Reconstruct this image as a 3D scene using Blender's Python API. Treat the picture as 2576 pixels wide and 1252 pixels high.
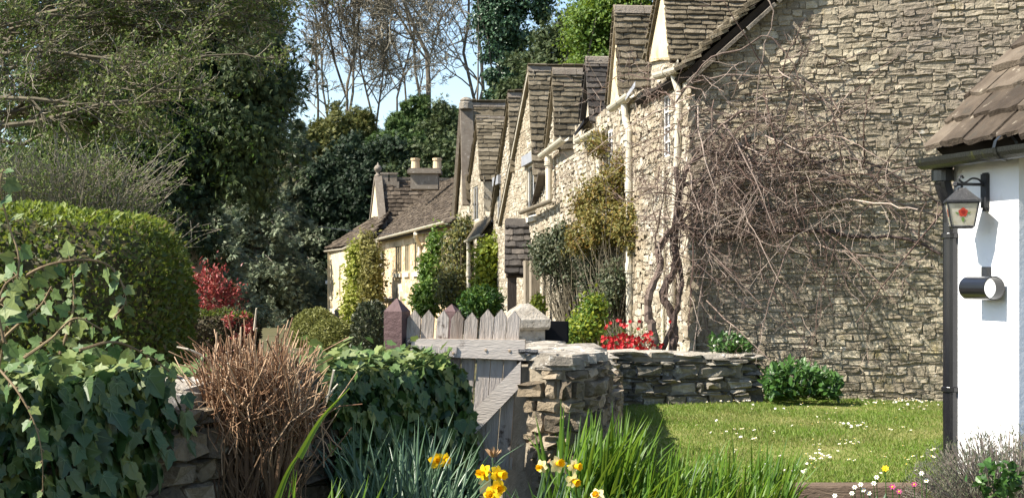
import bpy, math
import numpy as np
from mathutils import Vector, Matrix

# ------------------------------------------------------------------ camera, light
for o in list(bpy.data.objects):
    bpy.data.objects.remove(o)
SC = bpy.context.scene
COL = SC.collection
R = math.radians
EYE = 1.6
F = 3720.0            # focal length in units of a 2576 px wide frame
HOR = 700.0           # horizon row in that frame
cam_d = bpy.data.cameras.new("camera")
cam = bpy.data.objects.new("camera", cam_d)
COL.objects.link(cam)
cam.location = (0, 0, EYE)
cam.rotation_euler = (R(90), 0, 0)
cam_d.sensor_width = 36
cam_d.lens = 36 * F / 2576
cam_d.shift_y = (HOR - 626) / 2576
cam_d.clip_end = 2000
SC.camera = cam

SUN = np.array([-1.0, -0.28, 1.12]); SUN /= np.linalg.norm(SUN)
SUN_EL = math.asin(SUN[2]); SUN_AZ = math.atan2(SUN[0], SUN[1])
world = bpy.data.worlds.new("World")
SC.world = world
world.use_nodes = True
wn = world.node_tree.nodes; wl = world.node_tree.links
bg = wn["Background"]
sky = wn.new("ShaderNodeTexSky")
sky.sky_type = 'NISHITA'
sky.sun_disc = False
sky.sun_elevation = SUN_EL
sky.sun_rotation = SUN_AZ
sky.air_density = 1.0
sky.dust_density = 0.6
wl.new(sky.outputs[0], bg.inputs[0])
bg.inputs[1].default_value = 0.10
sun_d = bpy.data.lights.new("sun", 'SUN')
sun_d.energy = 5.0
sun_d.angle = R(0.5)
sun_d.color = (1.0, 0.93, 0.82)
sun = bpy.data.objects.new("sun", sun_d)
COL.objects.link(sun)
sun.location = (-20, -5, 30)
sun.rotation_euler = Vector((-SUN).tolist()).to_track_quat('-Z', 'Y').to_euler()
SC.view_settings.view_transform = 'Standard'
SC.view_settings.look = 'None'
SC.view_settings.gamma = 1
SC.view_settings.use_curve_mapping = False
SC.view_settings.exposure = 1.3
SC.render.engine = 'CYCLES'
SC.cycles.max_bounces = 6
SC.cycles.transparent_max_bounces = 8
SC.cycles.use_denoising = True

# ------------------------------------------------------------------ helpers
def A(*v): return np.array(v, float)
def nz(v):
    v = np.asarray(v, float)
    return v / np.maximum(np.linalg.norm(v, axis=-1, keepdims=True), 1e-9)
def P(px, py, Y):
    return A((px - 1288) / F * Y, Y, EYE + (HOR - py) / F * Y)
def rng(s): return np.random.default_rng(s)

class MB:
    """collects vertices and faces, builds one mesh"""
    def __init__(s): s.v = []; s.f = []; s.m = []; s.n = 0
    def add(s, v, f, m=0):
        v = np.asarray(v, float).reshape(-1, 3)
        if isinstance(f, np.ndarray): fl = [f]
        else:
            by = {}
            for q in f: by.setdefault(len(q), []).append(q)
            fl = [np.array(x) for x in by.values()]
        s.v.append(v)
        for q in fl:
            if len(q): s.f.append(q + s.n); s.m.append(np.full(len(q), m))
        s.n += len(v)
        return s
    def box(s, c, h, ax=None, m=0):
        ax = np.eye(3) if ax is None else np.asarray(ax, float)
        k = np.array([[x, y, z] for x in (-1, 1) for y in (-1, 1) for z in (-1, 1)], float) * np.asarray(h, float)
        s.add(np.asarray(c) + k @ ax, [[0, 1, 3, 2], [4, 6, 7, 5], [0, 4, 5, 1], [2, 3, 7, 6], [0, 2, 6, 4], [1, 5, 7, 3]], m)
        return s
    def prism(s, pts, vec, m=0):
        pts = np.asarray(pts, float); n = len(pts)
        v = np.vstack([pts, pts + np.asarray(vec, float)])
        f = [list(range(n))[::-1], list(range(n, 2 * n))] + [[i, (i + 1) % n, n + (i + 1) % n, n + i] for i in range(n)]
        s.add(v, f, m); return s
    def mesh(s, name, mats=None, off=None, smooth=False):
        me = bpy.data.meshes.new(name)
        V = np.vstack(s.v) if s.v else np.zeros((0, 3))
        if off is not None: V = V - np.asarray(off)
        me.vertices.add(len(V)); me.vertices.foreach_set("co", V.astype(np.float32).ravel())
        L = np.concatenate([q.ravel() for q in s.f]); 
        tot = np.concatenate([np.full(len(q), q.shape[1]) for q in s.f])
        st = np.concatenate([[0], np.cumsum(tot)[:-1]])
        me.loops.add(len(L)); me.loops.foreach_set("vertex_index", L.astype(np.int32))
        me.polygons.add(len(tot)); me.polygons.foreach_set("loop_start", st.astype(np.int32))
        me.polygons.foreach_set("material_index", np.concatenate(s.m).astype(np.int32))
        me.polygons.foreach_set("use_smooth", np.full(len(tot), bool(smooth)))
        me.update(calc_edges=True)
        for x in (mats if isinstance(mats, (list, tuple)) else [mats]): 
            if x is not None: me.materials.append(x)
        return me

def link(name, me, parent=None, loc=None, mat4=None):
    o = bpy.data.objects.new(name, me)
    COL.objects.link(o)
    if parent is not None: o.parent = parent
    if mat4 is not None: o.matrix_basis = mat4
    elif loc is not None: o.location = loc
    return o
def tag(o, label, cat, group=None):
    o["label"] = label; o["category"] = cat
    if group: o["group"] = group
    return o
def thing(name, label, cat, loc, group=None):
    o = bpy.data.objects.new(name, None)
    COL.objects.link(o); o.location = tuple(loc); o.empty_display_size = .1
    return tag(o, label, cat, group)
def part(name, mb, mat, root, smooth=False, base=None, kind=None, label=None, parent=None):
    """mesh in world coordinates -> child of root (whose base is its location)"""
    me = mb.mesh(name, mat, np.array(root.location) if base is None else base, smooth)
    o = link(name, me, parent or root)
    if kind: o["kind"] = kind
    if label: o["label"] = label
    return o
def single(name, mb, mat, label, cat, loc, group=None, smooth=False):
    o = link(name, mb.mesh(name, mat, loc, smooth), None, tuple(loc))
    return tag(o, label, cat, group)
def structure(name, mb, mat, kind='structure', smooth=False):
    o = link(name, mb.mesh(name, mat, None, smooth)); o["kind"] = kind; return o
def m4(cx, cy, cz, t):
    M = np.eye(4); M[:3, 0] = cx; M[:3, 1] = cy; M[:3, 2] = cz; M[:3, 3] = t
    return M
def bm4(M, off=None):
    M = M.copy()
    if off is not None: M[:3, 3] -= np.asarray(off)
    return Matrix(M.tolist())

def tubes(paths, radii, sides=6, cap=False):
    """paths (n,k,3), radii (n,k) -> verts, quads"""
    paths = np.asarray(paths, float); 
    if paths.ndim == 2: paths = paths[None]
    radii = np.broadcast_to(np.asarray(radii, float), paths.shape[:2])
    n, k, _ = paths.shape
    T = np.gradient(paths, axis=1); T = nz(T)
    avg = nz(paths[:, -1] - paths[:, 0] + 1e-6)
    ref = np.where(np.abs(avg[:, 2:3]) > .8, A(1, .3, 0), A(0, 0, 1))[:, None, :]
    U = nz(np.cross(T, np.broadcast_to(ref, T.shape))); W = np.cross(T, U)
    a = np.arange(sides) / sides * 2 * math.pi
    V = paths[:, :, None, :] + radii[:, :, None, None] * (np.cos(a)[None, None, :, None] * U[:, :, None, :] + np.sin(a)[None, None, :, None] * W[:, :, None, :])
    idx = np.arange(n * k * sides).reshape(n, k, sides)
    a0 = idx[:, :-1, :]; b0 = idx[:, 1:, :]
    q = np.stack([a0, np.roll(a0, -1, 2), np.roll(b0, -1, 2), b0], -1).reshape(-1, 4)
    V = V.reshape(-1, 3)
    return V, q
def add_tube(mb, pts, r, sides=8, m=0, caps=True):
    V, q = tubes(np.asarray(pts, float), np.asarray(r, float) if np.ndim(r) else r, sides)
    k = len(pts)
    fs = list(q.tolist())
    if caps: fs += [list(range(sides))[::-1], list(range((k - 1) * sides, k * sides))]
    mb.add(V, fs, m)
def smoothpath(pts, k=24):
    pts = np.asarray(pts, float); n = len(pts)
    P0 = np.vstack([2 * pts[0] - pts[1], pts, 2 * pts[-1] - pts[-2]])
    out = []
    for t in np.linspace(0, n - 1, k):
        i = min(int(t), n - 2); u = t - i
        p0, p1, p2, p3 = P0[i:i + 4]
        out.append(.5 * ((2 * p1) + (p2 - p0) * u + (2 * p0 - 5 * p1 + 4 * p2 - p3) * u * u + (3 * p1 - p0 - 3 * p2 + p3) * u ** 3))
    return np.array(out)
def lathe(mb, prof, c, ax=None, sides=16, m=0):
    """prof list of (r, z)"""
    ax = np.eye(3) if ax is None else np.asarray(ax, float)
    a = np.arange(sides) / sides * 2 * math.pi
    V = []
    for r, z in prof:
        V.append(np.stack([np.cos(a) * r, np.sin(a) * r, np.full(sides, z)], 1))
    V = np.vstack(V) @ ax + np.asarray(c)
    idx = np.arange(len(prof) * sides).reshape(-1, sides)
    q = np.stack([idx[:-1], np.roll(idx[:-1], -1, 1), np.roll(idx[1:], -1, 1), idx[1:]], -1).reshape(-1, 4)
    mb.add(V, q, m)

# leaf templates: (u along, v across, w out of plane), faces
def leaf_tpl(kind):
    if kind == 'diamond':
        return np.array([[0, 0, 0], [.45, .5, .06], [1, 0, -.08], [.45, -.5, .06]]), np.array([[0, 3, 2], [0, 2, 1]])
    if kind == 'oval':
        v = np.array([[0, 0, 0], [.3, .42, .05], [.7, .36, .03], [1, 0, -.12], [.7, -.36, .03], [.3, -.42, .05], [.5, 0, -.04]])
        return v, np.array([[6, i, (i + 1) % 6] for i in range(6)])[:, ::-1]
    if kind == 'ivy':
        h = [[0, 0], [-.13, .20], [-.02, .42], [.20, .44], [.40, .60], [.50, .33], [.70, .26], [1, 0]]
        v = [[u, w, .06 * abs(w) * 2 - .10 * u * u] for u, w in h] + [[u, -w, .06 * abs(w) * 2 - .10 * u * u] for u, w in h[-2:0:-1]] + [[.35, 0, -.05]]
        n = len(v) - 1
        return np.array(v), np.array([[n, (i + 1) % n, i] for i in range(n)])
    if kind == 'spray':   # a small tuft: three crossed slivers
        v = []; f = []
        for i, a in enumerate((-.55, 0, .55)):
            c, s = math.cos(a), math.sin(a)
            for (u, w) in ((0, 0), (.5, .13), (1, 0), (.5, -.13)):
                v.append([u * c - w * s, u * s + w * c, .12 * (i - 1) * u])
            f += [[4 * i, 4 * i + 3, 4 * i + 2], [4 * i, 4 * i + 2, 4 * i + 1]]
        return np.array(v), np.array(f)
def leaves(mb, c, d, n, L, W, kind='diamond', m=0):
    c = np.asarray(c, float); N = len(c)
    d = nz(d); n = np.asarray(n, float)
    s = nz(np.cross(n, d)); n = np.cross(d, s)
    L = np.broadcast_to(np.asarray(L, float), (N,)); W = np.broadcast_to(np.asarray(W, float), (N,))
    t, f = leaf_tpl(kind)
    V = c[:, None, :] + (t[:, 0] * L[:, None])[..., None] * d[:, None, :] + (t[:, 1] * W[:, None])[..., None] * s[:, None, :] + (t[:, 2] * L[:, None])[..., None] * n[:, None, :]
    Fc = (f[None] + (np.arange(N) * len(t))[:, None, None]).reshape(-1, f.shape[1])
    mb.add(V.reshape(-1, 3), Fc, m)
def rdir(r, n):
    return nz(r.normal(size=(n, 3)))

# ------------------------------------------------------------------ materials
def _new(name):
    m = bpy.data.materials.new(name); m.use_nodes = True
    nt = m.node_tree; b = nt.nodes["Principled BSDF"]
    return m, nt, b
def ramp(nt, cols, fac=None, pos=None, interp='LINEAR'):
    r = nt.nodes.new("ShaderNodeValToRGB"); cr = r.color_ramp; cr.interpolation = interp
    n = len(cols)
    while len(cr.elements) < n: cr.elements.new(.5)
    for i, c in enumerate(cols):
        cr.elements[i].position = (i / (n - 1) if n > 1 else 0) if pos is None else pos[i]
        cr.elements[i].color = (*c[:3], 1)
    if fac is not None: nt.links.new(fac, r.inputs[0])
    return r
def math_n(nt, op, a, b=None):
    n = nt.nodes.new("ShaderNodeMath"); n.operation = op
    for i, x in enumerate((a, b)):
        if x is None: continue
        if isinstance(x, (int, float)): n.inputs[i].default_value = x
        else: nt.links.new(x, n.inputs[i])
    return n.outputs[0]
def rnd(nt):
    g = nt.nodes.new("ShaderNodeNewGeometry"); oi = nt.nodes.new("ShaderNodeObjectInfo")
    return math_n(nt, 'FRACT', math_n(nt, 'ADD', g.outputs["Random Per Island"], oi.outputs["Random"]))
def noise(nt, scale, detail=4, rough=.55, stretch=None, dist=0):
    g = nt.nodes.new("ShaderNodeNewGeometry"); v = g.outputs["Position"]
    if stretch:
        mp = nt.nodes.new("ShaderNodeMapping"); mp.inputs["Scale"].default_value = stretch
        nt.links.new(v, mp.inputs[0]); v = mp.outputs[0]
    t = nt.nodes.new("ShaderNodeTexNoise"); t.inputs["Scale"].default_value = scale
    t.inputs["Detail"].default_value = detail; t.inputs["Roughness"].default_value = rough
    t.inputs["Distortion"].default_value = dist
    nt.links.new(v, t.inputs["Vector"]); return t.outputs[0]
def mixc(nt, fac, a, b, mode='MIX'):
    n = nt.nodes.new("ShaderNodeMix"); n.data_type = 'RGBA'; n.blend_type = mode
    if isinstance(fac, (int, float)): n.inputs[0].default_value = fac
    else: nt.links.new(fac, n.inputs[0])
    for i, x in ((6, a), (7, b)):
        if isinstance(x, tuple): n.inputs[i].default_value = (*x[:3], 1)
        else: nt.links.new(x, n.inputs[i])
    return n.outputs[2]
def leaf_mat(name, cols, trans=.35, rough=.5, spec=.3, patch=None):
    m, nt, b = _new(name)
    c = ramp(nt, cols, rnd(nt)).outputs[0]
    if patch:
        f = ramp(nt, [(0, 0, 0), (1, 1, 1)], noise(nt, patch[1], 3), [.42, .62]).outputs[0]
        c = mixc(nt, f, c, ramp(nt, patch[0], rnd(nt)).outputs[0])
    nt.links.new(c, b.inputs["Base Color"]); b.inputs["Roughness"].default_value = rough
    b.inputs["Specular IOR Level"].default_value = spec
    if trans:
        t = nt.nodes.new("ShaderNodeBsdfTranslucent"); nt.links.new(mixc(nt, .5, c, (.25, .32, .03), 'MIX') if trans > .3 else c, t.inputs[0])
        mx = nt.nodes.new("ShaderNodeMixShader"); mx.inputs[0].default_value = trans
        nt.links.new(b.outputs[0], mx.inputs[1]); nt.links.new(t.outputs[0], mx.inputs[2])
        nt.links.new(mx.outputs[0], nt.nodes["Material Output"].inputs[0])
    return m
def rough_mat(name, cols, scale=6, bump=.4, bscale=40, rough=.9, var=.35, spots=None, stretch=None, spec=.2, bdist=.02, detail=6, metal=0):
    """mottled colour (noise) with a per-piece shift, optional lichen/dirt spots, fine bump"""
    m, nt, b = _new(name)
    f = noise(nt, scale, detail, .6, stretch)
    if var:
        f = math_n(nt, 'ADD', math_n(nt, 'MULTIPLY', f, 1 - var * .6), math_n(nt, 'MULTIPLY', math_n(nt, 'SUBTRACT', rnd(nt), .3), var))
    c = ramp(nt, cols, f, [.25 + .5 * i / max(1, len(cols) - 1) for i in range(len(cols))]).outputs[0]
    if spots:
        for (sc, sscale, lo, hi) in spots:
            k = ramp(nt, [(0, 0, 0), (1, 1, 1)], noise(nt, sscale, 5, .65), [lo, hi]).outputs[0]
            c = mixc(nt, k, c, sc)
    nt.links.new(c, b.inputs["Base Color"])
    b.inputs["Roughness"].default_value = rough; b.inputs["Specular IOR Level"].default_value = spec
    b.inputs["Metallic"].default_value = metal
    if bump:
        bn = nt.nodes.new("ShaderNodeBump"); bn.inputs["Strength"].default_value = bump; bn.inputs["Distance"].default_value = bdist
        nt.links.new(noise(nt, bscale, 6, .65, stretch), bn.inputs["Height"]); nt.links.new(bn.outputs[0], b.inputs["Normal"])
    return m
def plain(name, c, rough=.5, spec=.5, metal=0, bump=0, bscale=60):
    m, nt, b = _new(name)
    f = noise(nt, 9, 4)
    k = tuple(x * .8 for x in c); k2 = tuple(min(1, x * 1.15) for x in c)
    nt.links.new(ramp(nt, [k, k2], f, [.3, .7]).outputs[0], b.inputs["Base Color"])
    b.inputs["Roughness"].default_value = rough; b.inputs["Specular IOR Level"].default_value = spec; b.inputs["Metallic"].default_value = metal
    if bump:
        bn = nt.nodes.new("ShaderNodeBump"); bn.inputs["Strength"].default_value = bump; bn.inputs["Distance"].default_value = .01
        nt.links.new(noise(nt, bscale, 5), bn.inputs["Height"]); nt.links.new(bn.outputs[0], b.inputs["Normal"])
    return m

MT = {}
MT['stone'] = rough_mat('cotswold_rubble', [(.175, .148, .105), (.32, .275, .195), (.45, .395, .29)], 11, .8, 30, var=.5, bdist=.03,
                        spots=[((.33, .27, .11), 2.2, .60, .74), ((.46, .44, .39), 16, .60, .74), ((.075, .062, .05), 5, .60, .80), ((.40, .30, .10), 3.1, .64, .76), ((.185, .155, .125), .55, .46, .70)])
MT['mortar'] = rough_mat('wall_mortar', [(.19, .162, .118), (.31, .265, .195)], 8, .8, 30, var=0)
MT['cream_stone'] = rough_mat('cream_limestone', [(.27, .23, .17), (.43, .38, .29), (.56, .51, .415)], 9, .8, 36, var=.6, spots=[((.15, .125, .09), 7, .58, .70), ((.62, .58, .48), 12, .6, .7), ((.30, .24, .16), .8, .48, .7)])
MT['cream_mortar'] = rough_mat('lime_mortar', [(.40, .35, .26), (.54, .48, .37)], 14, .9, 40, var=0, spots=[((.24, .2, .14), 9, .56, .68)])
MT['render'] = rough_mat('ochre_limewash', [(.52, .42, .25), (.66, .57, .40)], 3, .2, 30, var=0, spots=[((.42, .29, .13), 2.5, .58, .75)])
MT['ashlar'] = rough_mat('warm_ashlar', [(.47, .34, .20), (.58, .44, .28), (.64, .52, .36)], 3, .3, 30, var=.4)
MT['dry_stone'] = rough_mat('dry_stone', [(.10, .092, .075), (.24, .215, .17), (.39, .355, .285)], 9, .9, 45, var=.55, bdist=.02,
                            spots=[((.42, .40, .36), 10, .58, .70), ((.36, .28, .08), 5, .66, .78), ((.03, .03, .027), 6, .60, .76)])
MT['rubble_dark'] = rough_mat('garden_rubble', [(.11, .088, .062), (.25, .20, .135), (.36, .295, .215)], 9, .9, 40, var=.5, bdist=.03,
                              spots=[((.38, .34, .27), 13, .60, .74), ((.03, .027, .02), 6, .60, .78)])
MT['coping'] = rough_mat('lichen_coping', [(.20, .175, .14), (.34, .305, .25), (.43, .39, .33)], 10, 1.0, 45, var=.35,
                         spots=[((.56, .54, .49), 14, .56, .66), ((.07, .055, .045), 6, .58, .72), ((.10, .12, .03), 5, .66, .76)])
MT['tile'] = rough_mat('stone_roof_tile', [(.08, .066, .043), (.155, .128, .085), (.225, .19, .135)], 10, .8, 45, var=.55,
                       spots=[((.36, .33, .28), 16, .64, .74), ((.03, .027, .022), 7, .6, .8)])
MT['tile_dark'] = rough_mat('dark_roof_tile', [(.04, .036, .033), (.085, .075, .065), (.14, .12, .10)], 10, .8, 45, var=.55, spots=[((.25, .24, .22), 16, .66, .75)])
MT['tile_warm'] = rough_mat('warm_roof_tile', [(.045, .034, .024), (.095, .073, .052), (.155, .125, .092)], 7, .9, 45, var=.45, rough=.85,  # brown slates of the far house and the white cottage
                            spots=[((.40, .36, .28), 14, .63, .74), ((.05, .045, .035), 6, .58, .75)])
MT['under_tile'] = plain('roof_batten', (.035, .028, .022), .9, .1)
MT['ridge'] = rough_mat('ridge_stone', [(.16, .13, .10), (.27, .235, .19)], 9, .8, 40, var=.3, spots=[((.45, .43, .39), 9, .62, .72), ((.05, .045, .04), 6, .6, .8)])
MT['cream_paint'] = rough_mat('cream_paint', [(.50, .45, .34), (.64, .59, .48)], 7, .1, 30, .5, var=0, spec=.4, spots=[((.2, .17, .12), 8, .66, .8)])
MT['white_paint'] = rough_mat('white_paint', [(.66, .65, .62), (.78, .77, .75)], 5, .1, 30, .5, var=0, spec=.4)
MT['whitewash'] = rough_mat('whitewash', [(.76, .77, .78), (.84, .84, .84)], 2, .6, 9, .8, var=0, spots=[((.62, .61, .57), 2.2, .62, .85), ((.45, .44, .38), 14, .72, .8)])
MT['black_paint'] = plain('black_gloss', (.012, .012, .014), .22, .6)
MT['iron'] = rough_mat('black_iron', [(.012, .013, .015), (.03, .032, .036)], 20, .5, 90, .38, var=0, spec=.5)
MT['gutter_black'] = rough_mat('mossy_gutter', [(.010, .011, .010), (.022, .023, .02)], 9, .3, 60, .28, var=0, spec=.5, spots=[((.09, .10, .015), 11, .60, .72)])
MT['lead'] = rough_mat('lead_sheet', [(.20, .21, .23), (.34, .35, .37)], 6, .3, 20, .5, var=0)
MT['dark_timber'] = rough_mat('dark_timber', [(.03, .026, .023), (.075, .06, .05)], 8, .7, 30, var=.3, stretch=(1, 1, .2))
MT['old_board'] = rough_mat('weathered_board', [(.17, .14, .10), (.30, .26, .20)], 8, .7, 30, var=.4, stretch=(1, 1, .15))
MT['glass'] = plain('dark_glass', (.02, .024, .028), .06, .8)
MT['mullion'] = rough_mat('window_stone', [(.45, .35, .20), (.60, .50, .32)], 5, .2, 30, var=.2)
MT['sill'] = rough_mat('pale_sill', [(.55, .50, .40), (.68, .63, .52)], 5, .2, 30, var=.2)
MT['picket'] = rough_mat('peeling_grey_paint', [(.18, .14, .115), (.34, .30, .265), (.44, .40, .365)], 7, .7, 25, .8, var=.35, stretch=(4, 4, .5),
                         spots=[((.10, .075, .06), 9, .60, .68), ((.44, .41, .38), 6, .62, .68)])
MT['rail'] = rough_mat('flat_grey_paint', [(.40, .355, .315), (.50, .45, .40)], 4, .35, 30, .75, var=0, stretch=(.6, 4, 4), spots=[((.17, .145, .125), 6, .64, .72)])
MT['picket_edge'] = rough_mat('lit_edge_wood', [(.30, .22, .15), (.42, .33, .24)], 12, .4, 50, var=.3, stretch=(1, 1, .2))  # sunlight on the picket edges put into a paler tan
MT['post'] = rough_mat('purple_brown_paint', [(.075, .044, .044), (.12, .076, .074)], 5, .5, 40, .65, var=.15, spots=[((.05, .03, .03), 13, .64, .70), ((.24, .17, .16), 8, .66, .74)])
MT['brace_edge'] = plain('blue_black_edge', (.03, .04, .065), .5, .4)  # blue-black tone on the edge faces of the brace
MT['sleeper'] = rough_mat('timber_sleeper', [(.09, .062, .045), (.19, .14, .10)], 6, .9, 26, var=0, stretch=(.25, 3, 3))
MT['cap'] = rough_mat('rough_cap_stone', [(.22, .19, .15), (.36, .32, .26), (.44, .40, .34)], 18, 1.0, 55, var=0, spots=[((.10, .085, .06), 20, .58, .68), ((.54, .51, .44), 24, .6, .7)])
MT['black_board'] = plain('matt_black', (.008, .008, .01), .8, .2)
MT['soil'] = rough_mat('garden_soil', [(.035, .026, .018), (.085, .062, .042)], 9, .9, 30, var=0)
MT['ground'] = rough_mat('woodland_ground', [(.035, .04, .016), (.075, .07, .03), (.10, .085, .045)], .8, .5, 4, var=0)
MT['lawn_base'] = rough_mat('lawn_turf', [(.12, .135, .035), (.18, .19, .05), (.25, .22, .09)], 2.2, .7, 50, var=0)
MT['bark'] = rough_mat('grey_bark', [(.07, .058, .045), (.15, .13, .10), (.21, .19, .15)], 5, .6, 20, var=.4)
MT['bark_pale'] = rough_mat('pale_twig', [(.17, .15, .11), (.30, .265, .20)], 4, .4, 20, var=.5)
MT['bark_brown'] = rough_mat('brown_twig', [(.07, .06, .04), (.145, .125, .085)], 4, .4, 20, var=.6)
MT['vine'] = rough_mat('vine_bark', [(.07, .05, .045), (.15, .11, .09), (.24, .19, .155)], 14, .8, 50, var=.5, stretch=(1, 1, .3))
MT['vine_pale'] = rough_mat('vine_twig', [(.085, .055, .044), (.18, .13, .105), (.36, .29, .24)], 5, .3, 50, var=.9)
MT['cane'] = rough_mat('tan_cane', [(.17, .09, .048), (.32, .195, .11), (.47, .33, .21)], 9, .3, 50, .7, var=.7)
MT['cane_dark'] = rough_mat('dark_cane', [(.10, .06, .035), (.21, .135, .08)], 9, .5, 50, var=.5)  # darker brown for the main stems and lower twigs
MT['cane_cut'] = plain('cut_wood', (.60, .52, .40), .8, .2)
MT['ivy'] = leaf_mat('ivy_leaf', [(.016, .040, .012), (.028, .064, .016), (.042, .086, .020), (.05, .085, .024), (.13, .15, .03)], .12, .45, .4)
MT['ivy_sun'] = leaf_mat('ivy_sunlit_leaf', [(.06, .12, .035), (.12, .19, .06), (.20, .24, .07), (.10, .14, .06)], .25, .5, .3)  # lighter ivy copy; sunlight on top leaves and sprays put into its colour
MT['ivy_vein'] = plain('ivy_vein', (.10, .15, .06), .5, .3)
MT['ivy_stem'] = rough_mat('ivy_stem', [(.16, .11, .06), (.30, .23, .13)], 10, .3, 40, .7, var=.3)
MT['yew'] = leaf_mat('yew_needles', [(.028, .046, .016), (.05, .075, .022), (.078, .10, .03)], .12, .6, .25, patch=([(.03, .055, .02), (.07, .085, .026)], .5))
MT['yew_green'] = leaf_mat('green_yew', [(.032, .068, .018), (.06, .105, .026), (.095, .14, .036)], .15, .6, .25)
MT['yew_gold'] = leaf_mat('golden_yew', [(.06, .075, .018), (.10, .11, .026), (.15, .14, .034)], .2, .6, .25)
MT['yew_dark'] = leaf_mat('dark_yew', [(.010, .022, .010), (.018, .036, .014), (.03, .05, .02)], .08, .6, .25)  # dark foliage; shade among the trees is put into its colour
MT['fir'] = leaf_mat('blue_grey_fir', [(.10, .135, .08), (.165, .20, .12), (.24, .26, .165)], .25, .6, .25)
MT['maple'] = leaf_mat('fresh_green', [(.06, .12, .015), (.10, .17, .022), (.15, .22, .035)], .35, .5, .3)
MT['ivy_tree'] = leaf_mat('tree_ivy', [(.02, .05, .022), (.035, .08, .035), (.055, .11, .05)], .12, .4, .4)
MT['hedge'] = leaf_mat('box_hedge', [(.042, .066, .014), (.068, .10, .02), (.10, .135, .028), (.12, .085, .035)], .35, .5, .3)
MT['hedge_lit'] = leaf_mat('hedge_sunlit_top', [(.10, .15, .02), (.17, .22, .03), (.22, .25, .05)], .35, .5, .3)  # lit top of the hedge put into a brighter leaf colour
MT['brown_hedge'] = leaf_mat('copper_hedge', [(.03, .022, .014), (.055, .038, .02), (.06, .055, .025)], .15, .6, .2)
MT['red_leaf'] = leaf_mat('photinia_red', [(.20, .025, .025), (.32, .05, .045), (.40, .10, .08), (.10, .07, .03)], .25, .45, .4)
MT['olive'] = leaf_mat('olive_bush', [(.12, .135, .035), (.18, .19, .05), (.23, .23, .07)], .25, .55, .3)
MT['greydark'] = leaf_mat('dark_dome', [(.03, .042, .02), (.05, .065, .03), (.10, .10, .055)], .15, .5, .35)
MT['lime'] = leaf_mat('lime_creeper', [(.17, .20, .022), (.26, .28, .04), (.33, .33, .08)], .35, .5, .3)
MT['olive_shrub'] = leaf_mat('yellow_olive', [(.12, .12, .03), (.18, .165, .04), (.22, .20, .06)], .3, .55, .3)
MT['fresh'] = leaf_mat('bright_shrub', [(.045, .10, .014), (.085, .16, .02), (.14, .21, .03)], .3, .5, .3)
MT['gold'] = leaf_mat('golden_rust', [(.15, .12, .03), (.22, .18, .04), (.27, .16, .04), (.12, .13, .035)], .3, .55, .3)
MT['greygreen'] = leaf_mat('grey_green_shrub', [(.05, .065, .03), (.085, .10, .05), (.12, .12, .065), (.05, .09, .04)], .2, .5, .35)
MT['yellowgreen'] = leaf_mat('yellow_green', [(.18, .22, .02), (.26, .29, .03), (.11, .17, .025)], .35, .5, .3)
MT['comfrey'] = leaf_mat('border_leaf', [(.028, .075, .015), (.05, .12, .022), (.08, .165, .035)], .25, .42, .4)
MT['iris'] = leaf_mat('iris_blade', [(.055, .125, .010), (.09, .18, .014), (.13, .23, .02)], .42, .42, .35)
MT['iris_dark'] = leaf_mat('iris_blade_deep', [(.03, .08, .010), (.055, .125, .014), (.09, .17, .018)], .38, .42, .35)
MT['daff_leaf'] = leaf_mat('daffodil_blade', [(.05, .10, .055), (.075, .135, .075), (.11, .17, .10)], .2, .38, .45)
MT['petal'] = leaf_mat('yellow_petal', [(.78, .52, .01), (.84, .60, .02)], .3, .5, .2)
MT['petal_pale'] = leaf_mat('cream_petal', [(.82, .74, .30), (.84, .78, .45)], .3, .5, .2)
MT['trumpet'] = leaf_mat('trumpet_yellow', [(.80, .46, .005), (.85, .52, .008)], .25, .5, .2)
MT['dry_flower'] = plain('withered_flower', (.34, .22, .12), .8, .2)
MT['quince'] = leaf_mat('quince_red', [(.46, .015, .02), (.60, .04, .04), (.36, .012, .02)], .25, .5, .3)
MT['daisy'] = plain('daisy_white', (.82, .82, .80), .7, .2)
MT['daisy_eye'] = plain('daisy_yellow', (.75, .5, .03), .7, .2)
MT['grass'] = leaf_mat('lawn_grass', [(.095, .175, .022), (.15, .245, .032), (.205, .295, .055), (.27, .29, .11)], .35, .5, .25, patch=([(.13, .20, .035), (.22, .26, .07), (.28, .26, .11)], 1.1))
MT['lavender'] = leaf_mat('lavender_leaf', [(.12, .13, .085), (.18, .18, .13), (.10, .135, .06)], .2, .7, .2)
MT['lavender_dry'] = rough_mat('lavender_dry', [(.17, .14, .115), (.30, .25, .215)], 6, .2, 40, var=.7)
MT['purple'] = plain('purple_flower', (.30, .05, .14), .6, .2)
MT['orange'] = plain('orange_flower', (.85, .35, .02), .6, .2)
MT['white_flower'] = plain('white_flower', (.8, .78, .68), .7, .2)
MT['rust_leaf'] = leaf_mat('broom_leaf', [(.07, .11, .025), (.125, .17, .04), (.17, .18, .065)], .25, .6, .2)
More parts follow.
